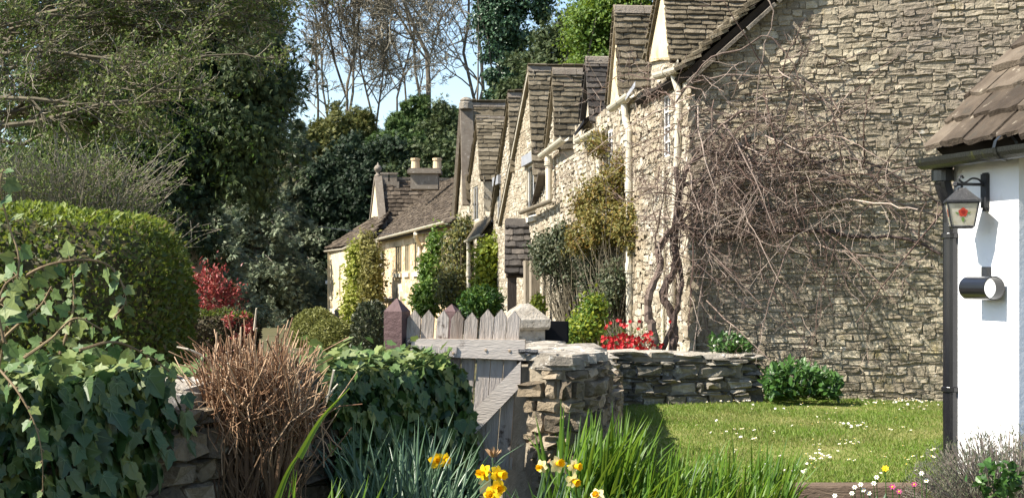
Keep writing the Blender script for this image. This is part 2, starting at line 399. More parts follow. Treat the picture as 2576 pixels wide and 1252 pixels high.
# ------------------------------------------------------------------ piece generators
def stone_proto(seed):
    r = rng(seed)
    oc = [(-1, -1), (-.05, -1.0), (1, -1), (1, 0), (1, 1), (.05, 1.0), (-1, 1), (-1, 0)]
    V = []
    for y, sc, jit in ((-1, .98, .05), (.25, 1.0, .13), (.9, .90, .16)):
        for (x, z) in oc:
            k = .95 if abs(x) > .9 and abs(z) > .9 else 1
            V.append([x * sc * k + r.normal() * jit * .5, y + (r.normal() * .45 if y > 0 else 0), z * sc * k + r.normal() * jit])
    V.append([r.normal() * .35, .85 + r.normal() * .35, r.normal() * .35])
    f = []
    for a in (0, 8):
        for i in range(8):
            f.append([a + i, a + (i + 1) % 8, a + 8 + (i + 1) % 8, a + 8 + i])
    for i in range(8): f.append([16 + i, 16 + (i + 1) % 8, 24])
    return np.clip(np.array(V), -1.25, 1.3), f
def tile_proto(seed):
    r = rng(seed)
    xs = [-1, -.4, .35, 1]
    lo = [[x + (r.normal() * .03), -1 + r.normal() * .07 + (.08 if abs(x) == 1 else 0), 0] for x in xs]
    top = [[p[0] * .97, p[1] + .05, 1 + r.normal() * .12] for p in lo]
    up = [[-1, 1, .0], [1, 1, .0]]; upt = [[-.97, 1, .9], [.97, 1, .9]]
    V = np.array(lo + top + up + upt)  # 0-3 lo, 4-7 top, 8,9 up, 10,11 upt
    f = [[0, 1, 5, 4], [1, 2, 6, 5], [2, 3, 7, 6], [4, 5, 10], [5, 6, 11, 10], [6, 7, 11], [0, 4, 10, 8], [3, 9, 11, 7], [8, 10, 11, 9], [0, 8, 9, 3, 2, 1]]
    return V, f
STONES = [stone_proto(i) for i in range(24)]
TILES = [tile_proto(100 + i) for i in range(14)]
_pm = {}
def proto_mesh(name, protos, i, mat):
    k = (name, i, mat.name)
    if k not in _pm:
        v, f = protos[i]; _pm[k] = MB().add(v, f).mesh(name, mat)
    return _pm[k]
def place_pieces(lst, protos, name, parent, base, mat, r, limit=300, stuff=None):
    """lst of 4x4 matrices (world). The largest in view become objects, the rest one joined part."""
    if not lst: return
    Ms = np.array(lst); c = Ms[:, :3, 3]
    sz = np.linalg.norm(Ms[:, :3, 0], axis=1) * np.maximum(np.linalg.norm(Ms[:, :3, 1], axis=1), np.linalg.norm(Ms[:, :3, 2], axis=1)) / np.maximum(c[:, 1], 1) ** 2
    px = 1288 + F * c[:, 0] / np.maximum(c[:, 1], .1); py = HOR - F * (c[:, 2] - EYE) / np.maximum(c[:, 1], .1)
    vis = (px > -10) & (px < 2586) & (py > -10) & (py < 1262)
    order = np.argsort(-(sz * (vis + .001)))
    pi = r.integers(0, len(protos), len(lst))
    nobj = limit if len(lst) > limit else len(lst)
    for j in order[:nobj]:
        link(name, proto_mesh(name, protos, int(pi[j]), mat), parent, mat4=bm4(Ms[j], base))
    rest = order[nobj:]
    if len(rest):
        mb = MB()
        for p in range(len(protos)):
            q = rest[pi[rest] == p]
            if not len(q): continue
            v, f = protos[p]
            vh = np.c_[v, np.ones(len(v))]
            V = np.einsum('nij,vj->nvi', Ms[q], vh)[:, :, :3]
            by = {}
            for x in f: by.setdefault(len(x), []).append(x)
            for fl in by.values():
                pass
            n0 = mb.n
            mb.v.append(V.reshape(-1, 3)); mb.n += V.shape[0] * V.shape[1]
            for fl in by.values():
                fa = np.array(fl)
                mb.f.append((fa[None] + (np.arange(len(q)) * len(v))[:, None, None]).reshape(-1, fa.shape[1]) + n0)
                mb.m.append(np.zeros(len(q) * len(fl)))
        o = link(stuff or name + "_facing", mb.mesh(stuff or name + "_facing", mat, base), parent); o["kind"] = "stuff"
def stones_on(o, u, w, n, W, Hh, course, length, r, depth=.03, mask=None, sink=.3, gap=.012, wob=.0, tilt=.12):
    """courses of stones over a plane; u along, w up, n out"""
    out = []; z = 0; ph = r.uniform(0, 6, 3)
    while z < Hh:
        ch = r.uniform(*course); x = -r.uniform(0, length[1]); ph = ph + r.normal(size=3) * .35
        while x < W:
            L = r.uniform(*length) * (1.5 if r.random() < .12 else 1)
            xc, zc = x + L / 2, z + ch / 2
            hh = ch * r.uniform(.74, 1.16)
            if mask is None or mask(xc, zc, L / 2, ch / 2):
                zz = zc + r.normal() * ch * .16 + (.5 + wob) * ch * (.22 * math.sin(xc * 2.6 + ph[0]) + .16 * math.sin(xc * 6.1 + ph[1]))
                a = r.normal() * .045
                uu = u * math.cos(a) + w * math.sin(a); ww = w * math.cos(a) - u * math.sin(a)
                d = depth * r.uniform(.4, 1.7)
                tn = nz(n + u * r.normal() * tilt + w * r.normal() * tilt * 1.2)
                out.append(m4(uu * max(.01, L / 2 - gap / 2), tn * d, ww * max(.006, hh / 2 - gap / 2 * .6), o + u * xc + w * zz + n * (d * (1 - sink) * .6)))
            x += L
        z += ch
    return out
def tiles_on(o, u, s, n, W, S, rows, width, r, thick=.022, mask=None, grow=0.0):
    """courses of stone slates; u along the eave, s up the slope, n out"""
    out = []; e = S / rows; y = 0
    for k in range(rows):
        ek = e * (1 + grow * (.5 - k / max(1, rows - 1)))
        x = -r.uniform(0, width[1])
        while x < W:
            w = r.uniform(*width)
            a, b = max(x, -.03), min(x + w, W + .03)
            if b - a > .03:
                xc = (a + b) / 2; yc = y + ek * .75
                if mask is None or mask(xc, yc):
                    t = thick * r.uniform(.8, 1.3); tilt = .9 * thick / ek * r.uniform(.8, 1.3)
                    sv = nz(s - n * tilt); nv = nz(n + s * tilt)
                    rot = r.normal() * .012
                    uu = u * math.cos(rot) + s * math.sin(rot)
                    out.append(m4(uu * ((b - a) / 2 - .003), sv * (ek * .80), nv * t, o + u * xc + s * (yc + r.normal() * ek * .04) + n * (thick * 1.1)))
            x += w
        y += ek
    return out
def inpoly(poly):
    poly = np.array(poly)
    def f(x, y):
        c = False; j = len(poly) - 1
        for i in range(len(poly)):
            xi, yi = poly[i]; xj, yj = poly[j]
            if (yi > y) != (yj > y) and x < (xj - xi) * (y - yi) / (yj - yi + 1e-12) + xi: c = not c
            j = i
        return c
    return f
UP = A(0, 0, 1)

# ------------------------------------------------------------------ ground
GY = np.array([-30, 0, 8, 16, 25, 45, 62, 74, 90, 112, 170, 420.])
GZ = np.array([.1, .15, .18, .22, .0, -.7, -.75, -.1, 6.0, 11.5, 13.0, 16.0])
def gz(Y): return float(np.interp(Y, GY, GZ))
xs = np.concatenate([np.linspace(-400, -30, 16), np.linspace(-28, 28, 57), np.linspace(30, 400, 16)])
ys = np.concatenate([np.linspace(-30, 70, 60), np.linspace(72, 180, 40), np.linspace(190, 420, 12)])
X, Yg = np.meshgrid(xs, ys); Z = np.interp(Yg, GY, GZ)
Z += np.where(Yg > 64, np.sin(X * .21) * np.cos(Yg * .17) * .5, np.sin(X * .9) * np.sin(Yg * .7) * .01)
idx = np.arange(X.size).reshape(X.shape)
mb = MB().add(np.stack([X, Yg, Z], -1).reshape(-1, 3), np.stack([idx[:-1, :-1], idx[:-1, 1:], idx[1:, 1:], idx[1:, :-1]], -1).reshape(-1, 4))
structure('ground', mb, MT['ground'], smooth=True)

LAWN_Z = .385
def lawn_z(Y): return LAWN_Z - .055 * np.clip((np.asarray(Y, float) - 9) / 6.5, 0, 1.1)
mb = MB()
lx = np.linspace(.62, 7.5, 30); ly = np.linspace(8.72, 16.4, 34)
X, Yg = np.meshgrid(lx, ly); Z = lawn_z(Yg) + np.sin(X * 2.1 + Yg) * .006 + np.sin(Yg * 3.1) * .004
idx = np.arange(X.size).reshape(X.shape)
mb.add(np.stack([X, Yg, Z], -1).reshape(-1, 3), np.stack([idx[:-1, :-1], idx[:-1, 1:], idx[1:, 1:], idx[1:, :-1]], -1).reshape(-1, 4))
for row in (idx[0], idx[:, 0], idx[:, -1][::-1]):
    pts = np.stack([X, Yg, Z], -1).reshape(-1, 3)[row]
    low = pts.copy(); low[:, 2] = .05
    k = len(row); mb.add(np.vstack([pts, low]), np.array([[i, k + i, k + i + 1, i + 1] for i in range(k - 1)]))
structure('lawn', mb, MT['lawn_base'], smooth=True)
mb = MB()
X, Yg = np.meshgrid(np.linspace(-1.4, 4, 40), np.linspace(3.6, 8.70, 40)); Z = .215 + np.sin(X * 7) * np.sin(Yg * 6) * .02
idx = np.arange(X.size).reshape(X.shape)
mb.add(np.stack([X, Yg, Z], -1).reshape(-1, 3), np.stack([idx[:-1, :-1], idx[:-1, 1:], idx[1:, 1:], idx[1:, :-1]], -1).reshape(-1, 4))
structure('flower_bed', mb, MT['soil'], smooth=True)

# ------------------------------------------------------------------ cottage row
C0 = A(1.944, 16, 0); FD = A(-.132, .991, 0); FN = A(-.991, -.132, 0); FP = A(.991, .132, 0)
def fpt(t, z, off=0): return C0 + FD * t + UP * z + FN * off
def tpx(px):
    k = (px - 1288) / F
    return (C0[0] - C0[1] * k) / (-FD[0] + FD[1] * k)
def zpy(t, py): return EYE + (HOR - py) / F * (C0[1] + FD[1] * t)
def fpx(px, py, off=0): 
    t = tpx(px); return fpt(t, zpy(t, py), off)
def tz(px, py): t = tpx(px); return t, zpy(t, py)

def facade_box(mb, t0, t1, z0, z1, o0, o1, m=0):
    c = fpt((t0 + t1) / 2, (z0 + z1) / 2, (o0 + o1) / 2)
    mb.box(c, (abs(t1 - t0) / 2, abs(o1 - o0) / 2, abs(z1 - z0) / 2), [FD, FN, UP], m)
def face_panel(mb, poly_tz, off, thick=.35, m=0):
    mb.prism([fpt(t, z, off) for t, z in poly_tz], -FN * thick, m)
def gable_roof(root, base, g, r, mat, rows, width, depth, face_off, ridge=True, mask=None, limit=130):
    """near slope of slates, plain far slope, ridge stones; g has peak/near/far in (t,z)"""
    ov = face_off + .05
    pk = fpt(*g['peak'], ov) ; nr = fpt(*g['near'], ov); fr = fpt(*g['far'], ov)
    nr = nr + (nr - pk) * .02; fr = fr + (fr - pk) * .02
    for a, nm, vis in ((nr, 'roof_slope', True), (fr, 'roof_slope', False)):
        s = pk - a; S = np.linalg.norm(s); s = s / S
        n = nz(np.cross(FP, s)); 
        if n[2] < 0: n = -n
        if vis and n[1] > 0: n = -n
        mbs = MB().prism([a + n * .005, pk + n * .005, pk - n * .03, a - n * .03], FP * depth)
        sl = part(nm, mbs, MT['under_tile'] if vis else mat, root, base=base)
        lst = tiles_on(a, FP, s, n, depth, S, rows, width, r, thick=.02, mask=mask if vis else None, grow=.5)
        place_pieces(lst, TILES, 'shingle', sl, base, mat, r, limit=limit if vis else 0, stuff='shingles')
    if ridge:
        x = 0
        while x < depth:
            L = r.uniform(.35, .5)
            q = pk + FP * (x + L / 2 - .02) + UP * .015
            mbr = MB()
            pr = [A(0, -.085, -.085), A(0, -.05, .012), A(0, 0, .035), A(0, .05, .012), A(0, .085, -.085), A(0, .06, -.09), A(0, 0, .0), A(0, -.06, -.09)]
            pts = [q - FP * (L / 2 - .004) + FD * p[1] + UP * (p[2] + r.normal() * .002) for p in pr]
            mbr.prism(pts, FP * (L - .008))
            part('ridge_tile', mbr, MT['ridge'], root, base=base)
            x += L

def gutter(root, base, a, b, mat, rad=.055):
    """half-round gutter from a to b"""
    a, b = np.asarray(a, float), np.asarray(b, float); d = nz(b - a); s = nz(np.cross(d, UP)); w = np.cross(s, d)
    ang = np.linspace(math.pi, 2 * math.pi, 9)
    outer = [s * math.cos(x) * rad + w * math.sin(x) * rad for x in ang]
    inner = [s * math.cos(x) * rad * .82 + w * math.sin(x) * rad * .82 for x in ang[::-1]]
    prof = outer + inner; n = len(prof)
    mbg = MB().add([a + p for p in prof] + [b + p for p in prof], [[i, (i + 1) % n, n + (i + 1) % n, n + i] for i in range(n)] + [[i, i + 1, n - 2 - i, n - 1 - i] for i in range(8)] + [[n + i, n + n - 1 - i, n + n - 2 - i, n + i + 1] for i in range(8)])
    lathe(mbg, [(rad * 1.1, 0), (rad * 1.1, .03)], a + d * np.linalg.norm(b - a) * .5, [s, w, d], 12)
    return part('gutter', mbg, mat, root, base=base)
def downpipe(root, base, pts, mat, rad=.04, collars=(.3, .7), nm='downpipe'):
    mbp = MB(); add_tube(mbp, pts, rad, 12)
    pts = np.asarray(pts, float)
    top, bot = pts[-2], pts[-1]
    for c in collars:
        q = top + (bot - top) * c; d = nz(bot - top)
        add_tube(mbp, [q - d * .05, q + d * .05], rad * 1.25, 12)
        add_tube(mbp, [q + d * .06, q + d * .075], rad * 1.4, 12)
    return part(nm, mbp, mat, root, base=base, smooth=False)
def window(root, base, t0, t1, z0, z1, off, wall, frame=MT['white_paint'], lights=2, depth=.05, lintel=None, bars=0):
    """recess lining, frame with mullions, panes"""
    mbf = MB(); fw = .035
    o = off - depth
    facade_box(mbf, t0, t0 + fw, z0, z1, o, o + .03); facade_box(mbf, t1 - fw, t1, z0, z1, o, o + .03)
    facade_box(mbf, t0 + fw, t1 - fw, z0, z0 + fw, o, o + .03); facade_box(mbf, t0 + fw, t1 - fw, z1 - fw, z1, o, o + .03)
    for i in range(1, lights):
        tm = t0 + (t1 - t0) * i / lights; facade_box(mbf, tm - fw / 2, tm + fw / 2, z0 + fw, z1 - fw, o + .002, o + .028)
    for i in range(1, bars + 1):
        zm = z0 + (z1 - z0) * i / (bars + 1); facade_box(mbf, t0 + fw, t1 - fw, zm - .012, zm + .012, o + .006, o + .04)
    w = part('window', mbf, frame, root, base=base)
    for i in range(lights):
        a = t0 + (t1 - t0) * i / lights + fw * .6; b = t0 + (t1 - t0) * (i + 1) / lights - fw * .6
        mbp = MB(); facade_box(mbp, a, b, z0 + fw * .8, z1 - fw * .8, o + .012, o + .02)
        part('pane', mbp, MT['glass'], root, base=base, parent=w)
    return w

def holes_wall(mb, polys, holes, off, thick, m=0):
    """facade panel built of columns so that rectangular window holes stay open; polys: function t->(z0,z1)"""
    (t0, t1), zf = polys
    ts = sorted(set([t0, t1] + [x for h in holes for x in h[:2]] + list(np.linspace(t0, t1, 9))))
    ts = [t for t in ts if t0 - 1e-6 <= t <= t1 + 1e-6]
    for a, b in zip(ts[:-1], ts[1:]):
        if b - a < 1e-4: continue
        segs = [None]
        hs = sorted([h for h in holes if h[0] < (a + b) / 2 < h[1]], key=lambda h: h[2])
        lo = [(zf(a)[0], zf(b)[0])]
        bounds = []
        cur = (zf(a)[0], zf(b)[0])
        for h in hs:
            bounds.append((cur, (h[2], h[2]))); cur = (h[3], h[3])
        bounds.append((cur, (zf(a)[1], zf(b)[1])))
        for (l, u) in bounds:
            if u[0] - l[0] < 1e-4 and u[1] - l[1] < 1e-4: continue
            mb.prism([fpt(a, l[0], off), fpt(b, l[1], off), fpt(b, max(u[1], l[1] + 1e-3), off), fpt(a, max(u[0], l[0] + 1e-3), off)], -FN * thick, m)

GAB = {  # peak, near foot, far foot in frame units
 1: ((1688, -85), (1708, 152), (1643, 150)),
 2: ((1566, 22), (1577, 238), (1545, 262)),
 3: ((1493, 150), (1504, 306), (1476, 300)),
 4: ((1406, 178), (1413, 372), (1381, 400)),
 5: ((1344, 172), (1358, 456), (1266, 560)),
 6: ((1291, 238), (1299, 430), (1244, 545)),
 7: ((1210, 295), (1220, 452), (1187, 456)),
 8: ((1177, 262), (1186, 500), (1153, 538)),
}
GAB = {k: dict(peak=tz(*v[0]), near=tz(*v[1]), far=tz(*v[2])) for k, v in GAB.items()}
def panel_fn(g, zb):
    (tp, zp), (tn, zn), (tf, zf) = g['peak'], g['near'], g['far']
    def f(t):
        if t < tp: z = zn + (zp - zn) * (t - tn) / (tp - tn)
        else: z = zf + (zp - zf) * (tf - t) / (tf - tp)
        return (zb, z)
    return (tn, tf), f

def cottage(label, t0, t1, wtop, gabs, rows, widths, tmat, depth, wmat, mmat, plaster=None, seed=1, holes=(), course=(.045, .095), length=(.07, .22), fac_u=None):
    r = rng(seed)
    base = fpt((t0 + t1) / 2, -.75, -2.0)
    root = thing('cottage', label, 'cottage', base, 'stone cottages of the row')
    zb = -.8
    mbw = MB()
    holes_wall(mbw, ((t0, t1), lambda t: (zb, wtop(t))), [h for h in holes], 0, .4)
    # back, ends and a main roof behind the dormers
    q = [fpt(t0 + .02, zb, -.4), fpt(t1 - .02, zb, -.4), fpt(t1 - .02, zb, -5), fpt(t0 + .02, zb, -5)]
    wm = min(wtop(t0), wtop(t1)) - .02
    for i in range(4):
        if i == 0: continue
        mbw.prism([q[i], q[(i + 1) % 4], q[(i + 1) % 4] + UP * (wm - zb), q[i] + UP * (wm - zb)], (q[(i + 2) % 4] - q[(i + 1) % 4]) * .05)
    for i, gk in enumerate(gabs):
        g = GAB[gk]
        holes_wall(mbw, panel_fn(g, zb), [h for h in holes if h[0] < g['far'][0] and h[1] > g['near'][0]], .02 + .006 * i, .3)
    wall = part('wall', mbw, mmat, root, base=base)
    # facing stones
    tmax = t1; zt = max(GAB[k]['peak'][1] for k in gabs)
    fns = [panel_fn(GAB[k], zb) for k in gabs]
    def msk(x, z, hw, hh):
        t = t0 + x; zz = zb + z
        if t < t0 or t > t1: return False
        for h in holes:
            if h[0] - hw * .6 < t < h[1] + hw * .6 and h[2] - hh < zz < h[3] + hh: return False
        if plaster and zz > plaster: return False
        if zz + hh < wtop(t): return True
        for (a, b), fn in fns:
            if a < t < b and zz + hh * .5 < fn(t)[1]: return True
        return False
    lst = stones_on(fpt(t0, zb, .03), FD, UP, FN, t1 - t0, zt - zb, course, length, r, .006, msk, sink=.6, tilt=.05)
    place_pieces(lst, STONES, 'stone', wall, base, wmat, r, limit=0, stuff='stone_facing')
    # main roof slab
    zr = min(GAB[k]['peak'][1] for k in gabs) - .25
    e0, e1 = fpt(t0, wm, .02), fpt(t1, wm, .02); r0, r1 = fpt(t0, zr, -2.6), fpt(t1, zr, -2.6); b0, b1 = fpt(t0, wm, -5.1), fpt(t1, wm, -5.1)
    if fac_u is None:
        mbr = MB().prism([e0, r0, r0 - UP * .06, e0 - UP * .06], e1 - e0).prism([r0 + FP * .002, b0, b0 - UP * .06, r0 + FP * .002 - UP * .06], e1 - e0)
        part('roof', mbr, tmat[gabs[0]] if isinstance(tmat, dict) else tmat, root, base=base)
    for i, gk in enumerate(gabs):
        gable_roof(root, base, GAB[gk], r, tmat[gk], rows[gk], widths[gk], depth[gk], .02 + .006 * i + .03)
    return root, base, r, wall

# --- nearest cottage with the big gable-end wall
def wt1(t): return 3.86
w1 = (tpx(1690), tpx(1671), zpy(tpx(1680), 395), zpy(tpx(1680), 205))
w1 = (min(w1[:2]), max(w1[:2]), w1[2], w1[3])
near_house, nb, nr_, nwall = cottage('large near cottage with a bare rubble gable end wall covered in leafless vine', 0, 2.35, wt1, [1], {1: 22}, {1: (.16, .27)}, {1: MT['tile']}, {1: 2.0},
    MT['cream_stone'], MT['cream_mortar'], plaster=4.1, seed=3, holes=[w1], fac_u=1)
window(near_house, nb, *w1, .02, nwall, lights=2, bars=4)
mbp = MB(); (pa, pb), pf = panel_fn(GAB[1], 0)
gp = GAB[1]; g1p = [(gp['near'][0], 4.08), (gp['near'][0], gp['near'][1]), gp['peak'], gp['far'], (gp['far'][0], 4.2)]
mbp.prism([fpt(t, z, .06) for t, z in g1p], -FN * .035)
part('plaster_gable', mbp, MT['render'], near_house, base=nb)
GU = nz(A(.947, -.322, 0)); GN = nz(A(-.322, -.947, 0))
VERGE = .84
mbw = MB(); WL = 8.4
g0 = A(*C0[:2], 0) + FN * 0
prof = [(0, -.2), (WL, -.2), (WL, 3.86), (WL / 2, 3.86 + VERGE * WL / 2), (0, 3.86)]
mbw.prism([g0 + GU * x + UP * z + GN * .0 for x, z in prof], -GN * .5)
gend = part('gable_wall', mbw, MT['mortar'], near_house, base=nb)
def gm(x, z, hw, hh):
    zz = z + .2
    return x - hw > -.06 and zz + hh < 3.80 + VERGE * x and zz < 5.2 and x < 4.6
lst = stones_on(g0 + UP * .2 + GN * .004, GU, UP, GN, 4.7, 5.2, (.03, .078), (.05, .21), nr_, .0115, gm, sink=.5, gap=.004, wob=.5, tilt=.085)
place_pieces(lst, STONES, 'stone', gend, nb, MT['stone'], nr_, limit=300, stuff='stone_facing')
# main roof slope with verge slates and undercloak
ridge_h = VERGE * WL / 2
vs = nz(GU + UP * VERGE); SL = WL / 2 * math.hypot(1, VERGE)
e0 = g0 + UP * 3.86 + GN * .10 - vs * .12
vn = nz(np.cross(vs, FD)); vn = vn if vn[2] > 0 else -vn
mbr = MB().prism([e0, e0 + vs * (SL + .12), e0 + vs * (SL + .12) - vn * .07, e0 - vn * .07], FD * 2.4)
rr = nz(-GU + UP * VERGE); tp = e0 + vs * (SL + .12)
mbr.prism([tp + GU * .002, tp - rr * SL, tp - rr * SL - vn * .05, tp + GU * .002 - vn * .05], FD * 2.4)
rf = part('roof', mbr, MT['under_tile'], near_house, base=nb)
lst = tiles_on(e0 + vn * .01 - FD * .03, FD, vs, vn, .55, SL, 44, (.22, .34), nr_, thick=.03)
place_pieces(lst, TILES, 'shingle', rf, nb, MT['tile'], nr_, limit=140, stuff='shingles')
for a in np.arange(0, 3.4, .42):   # undercloak stones bedded along the verge
    L = .4; q = e0 - vn * .10 + vs * (a + L / 2) + GN * nr_.uniform(.0, .03)
    part('verge_stone', MB().box(q, (L / 2 - .006, .09, .018), [vs, nz(np.cross(vn, vs)), vn]), MT['ridge'], near_house, base=nb)
# cream gutter stub and downpipe at the corner
ga = fpx(1732, 170, .10); gb_ = fpx(1684, 186, .14)
gutter(near_house, nb, ga, gb_, MT['cream_paint'], .07)
pt = fpx(1722, 205, .10)
downpipe(near_house, nb, [fpx(1716, 178, .1), fpx(1722, 205, .1), fpx(1724, 240, .06), fpx(1704, 890, .09)], MT['cream_paint'], .042, (.08, .62))
downpipe(near_house, nb, [fpx(1683, 420, .06), fpx(1683, 425, .06), fpx(1680, 900, .06)], MT['cream_paint'], .02, (.5,))
# quoins at the corner
z = .3
while z < 3.8:
    h = nr_.uniform(.10, .22); 
    q = fpt(nr_.uniform(.05, .10), z + h / 2, .0)
    part('quoin', MB().add(STONES[nr_.integers(24)][0] * A(nr_.uniform(.09, .16), .035, h / 2 - .008) @ np.array([FD, FN, UP]) + q + FN * .012, STONES[0][1]), MT['cream_stone'], near_house, base=nb)
    z += h

# --- second cottage
def wt2(t): return 3.95
t2 = (2.35, 7.15)
h2 = [(tpx(1545), tpx(1530), zpy(4.6, 420), zpy(4.6, 330))]
c2, b2, r2, wl2 = cottage('second cottage with pale plaster dormer gable and a narrow dark roofed gable beside it', *t2, wt2, [2, 3], {2: 14, 3: 11}, {2: (.20, .34), 3: (.2, .34)}, {2: MT['tile'], 3: MT['tile_dark']}, {2: 2.4, 3: 2.4},
    MT['cream_stone'], MT['cream_mortar'], plaster=3.95, seed=5, holes=h2)
window(c2, b2, *h2[0], .02, wl2, lights=2, bars=2)
for gk in (2,):
    g = GAB[gk]; mbp = MB()
    mbp.prism([fpt(t, z, .062) for t, z in [(g['near'][0], 3.93), g['near'], g['peak'], g['far'], (g['far'][0], 3.93)]], -FN * .035)
    part('plaster_gable', mbp, MT['render'], c2, base=b2)
gutter(c2, b2, fpx(1606, 235, .10), fpx(1568, 270, .16), MT['cream_paint'], .07)
downpipe(c2, b2, [fpx(1590, 262, .1), fpx(1592, 300, .1), fpx(1596, 330, .07), fpx(1597, 880, .07)], MT['cream_paint'], .045, (.25, .62))
gutter(c2, b2, fpx(1530, 322, .12), fpx(1484, 352, .18), MT['cream_paint'], .07)
downpipe(c2, b2, [fpx(1514, 335, .1), fpx(1514, 350, .1), fpx(1520, 385, .07), fpx(1522, 880, .07)], MT['cream_paint'], .045, (.2, .55))
mbl = MB().prism([fpx(1598, 240, .12), fpx(1622, 205, .12), fpx(1630, 215, .16), fpx(1604, 250, .16)], UP * -.02); part('lead_flashing', mbl, MT['lead'], c2, base=b2)
mbl = MB().prism([fpx(1470, 318, .05), fpx(1497, 288, .05), fpx(1503, 300, .2), fpx(1478, 336, .2)], UP * -.05); part('lead_flashing', mbl, MT['black_board'], c2, base=b2)

# --- third cottage
def wt3(t): return float(np.interp(t, [7.15, 9.6, 10.5, 15], [3.55, 3.5, 3.2, 2.9]))
t5 = GAB[5]
h3 = [(tpx(1352), tpx(1328), zpy(12.3, 548), zpy(12.3, 418)), (tpx(1338), tpx(1326), zpy(13, 770), zpy(13, 712)), (tpx(1484), tpx(1468), zpy(6.9 + .4, 470), zpy(7.3, 395))]
h3[2] = (max(h3[2][0], 7.2), h3[2][1], h3[2][2], h3[2][3])
c3, b3, r3, wl3 = cottage('third cottage with tall pointed rubble gable, lead lintel window and slate hung porch', 7.15, 15.0, wt3, [4, 5], {4: 15, 5: 20}, {4: (.24, .42), 5: (.22, .38)}, {4: MT['tile'], 5: MT['tile']}, {4: 2.6, 5: 2.6},
    MT['cream_stone'], MT['cream_mortar'], seed=7, holes=h3)
window(c3, b3, *h3[0], .02, wl3, MT['white_paint'], 2, .06, bars=0)
window(c3, b3, *h3[1], .02, wl3, MT['white_paint'], 2)
window(c3, b3, *h3[2], .02, wl3, MT['white_paint'], 2)
mbl = MB(); facade_box(mbl, h3[0][0] - .15, h3[0][1] + .2, h3[0][3] + .01, h3[0][3] + .2, .02, .10); part('lintel', mbl, MT['lead'], c3, base=b3)
mbl = MB(); facade_box(mbl, h3[0][0] - .1, h3[0][1] + .1, h3[0][2] - .1, h3[0][2] - .01, -.1, .09); part('sill', mbl, MT['sill'], c3, base=b3)
gutter(c3, b3, fpx(1440, 345, .12), fpx(1392, 390, .20), MT['cream_paint'], .075)
downpipe(c3, b3, [fpx(1402, 392, .15), fpx(1402, 400, .15), fpx(1403, 505, .15)], MT['cream_paint'], .055, (.05,))
gutter(c3, b3, fpx(1415, 500, .15), fpx(1340, 532, .22), MT['old_board'], .06)
mbl = MB()
for i in range(5):
    a = fpx(1352 + i * 6, 520 - i * 13, .12 + .02 * i); mbl.prism([a, a + FP * .5, a + FP * .5 - FD * .28 + UP * .18, a - FD * .28 + UP * .18], UP * .03)
part('valley_slates', mbl, MT['tile_dark'], c3, base=b3)
for px in (1376, 1392): 
    mbl = MB(); facade_box(mbl, tpx(px + 3), tpx(px - 3), -.8, zpy(tpx(px), 655), .25, .4); part('porch_post', mbl, MT['old_board'], c3, base=b3)
# white mortar line down the tall gable's verge
for g, root, bb in ((GAB[5], c3, b3),):
    mbl = MB(); add_tube(mbl, [fpt(*g['peak'], .09), fpt(g['far'][0], g['far'][1], .09)], .03, 6); part('verge_mortar', mbl, MT['sill'], root, base=bb)
# porch of dark slates on timber posts
pr_t0, pr_t1 = tpx(1352), tpx(1352) + 1.6
pa = fpx(1272, 562, 0)
poff = .0
def ppt(px, py, Y): return P(px, py, Y)
Yp = 27.2
rid0, rid1 = P(1274, 566, Yp + .8), P(1384, 566, Yp + .8)
ev0, ev1 = P(1273, 694, Yp), P(1383, 694, Yp)
u = nz(rid1 - rid0); s = nz(rid0 - ev0); s = nz(s - u * np.dot(s, u)); n = nz(np.cross(u, s)); n = n if n[1] < 0 else -n
W = np.linalg.norm(ev1 - ev0); S = np.linalg.norm(rid0 - ev0)
mbl = MB().prism([ev0, ev0 + s * S, ev0 + s * S - n * .05, ev0 - n * .05], u * W); 
por = part('porch', mbl, MT['under_tile'], c3, base=b3)
lst = tiles_on(ev0, u, s, n, W, S, 8, (.18, .30), r3, thick=.035)
place_pieces(lst, TILES, 'shingle', por, b3, MT['tile_dark'], r3)
part('ridge', MB().box(rid0 + u * W / 2 + n * .03, (W / 2 + .02, .06, .09), [u, n, s]), MT['tile_dark'], c3, base=b3, parent=por)
mbl = MB().box(P(1288, 760, Yp + .12) - UP * .9, (.085, .085, 1.55)); part('post', mbl, MT['dark_timber'], c3, base=b3, parent=por)
mbl = MB().box(P(1366, 760, Yp + .4) - UP * .9, (.05, .05, 1.5)); part('post', mbl, MT['dark_timber'], c3, base=b3, parent=por)

# --- fourth cottage with the coped end gable
def wt4(t): return float(np.interp(t, [15, 18, 20, 26.3], [2.9, 2.8, 3.3, 3.4]))
h4 = [(tpx(1206), tpx(1192), zpy(21.5, 555), zpy(21.5, 468)), (tpx(1262), tpx(1252), zpy(17, 560), zpy(17, 468)), (tpx(1215), tpx(1206), zpy(20.5, 770), zpy(20.5, 715))]
c4, b4, r4, wl4 = cottage('fourth cottage ending in a gable with flat stone coping, farthest of the rubble row', 15.0, 26.2, wt4, [6, 7, 8], {6: 14, 7: 16, 8: 12}, {6: (.22, .4), 7: (.24, .44), 8: (.3, .5)}, {6: MT['tile'], 7: MT['tile'], 8: MT['tile']}, {6: 2.8, 7: 3.0, 8: 2.5},
    MT['cream_stone'], MT['cream_mortar'], seed=9, holes=h4)
for h in h4: window(c4, b4, *h, .02, wl4, MT['white_paint'], 2, .05)
mbl = MB(); facade_box(mbl, h4[1][0] - .15, h4[1][1] + .2, h4[1][3] + .01, h4[1][3] + .2, .03, .10); part('lintel', mbl, MT['lead'], c4, base=b4)
g = GAB[8]
ca, cb_ = fpx(1180, 268, .18), fpx(1186, 515, .18)
mbl = MB(); sdir = nz(ca - cb_)
nn = nz(np.cross(FP, sdir)); nn = nn if nn[1] < 0 else -nn
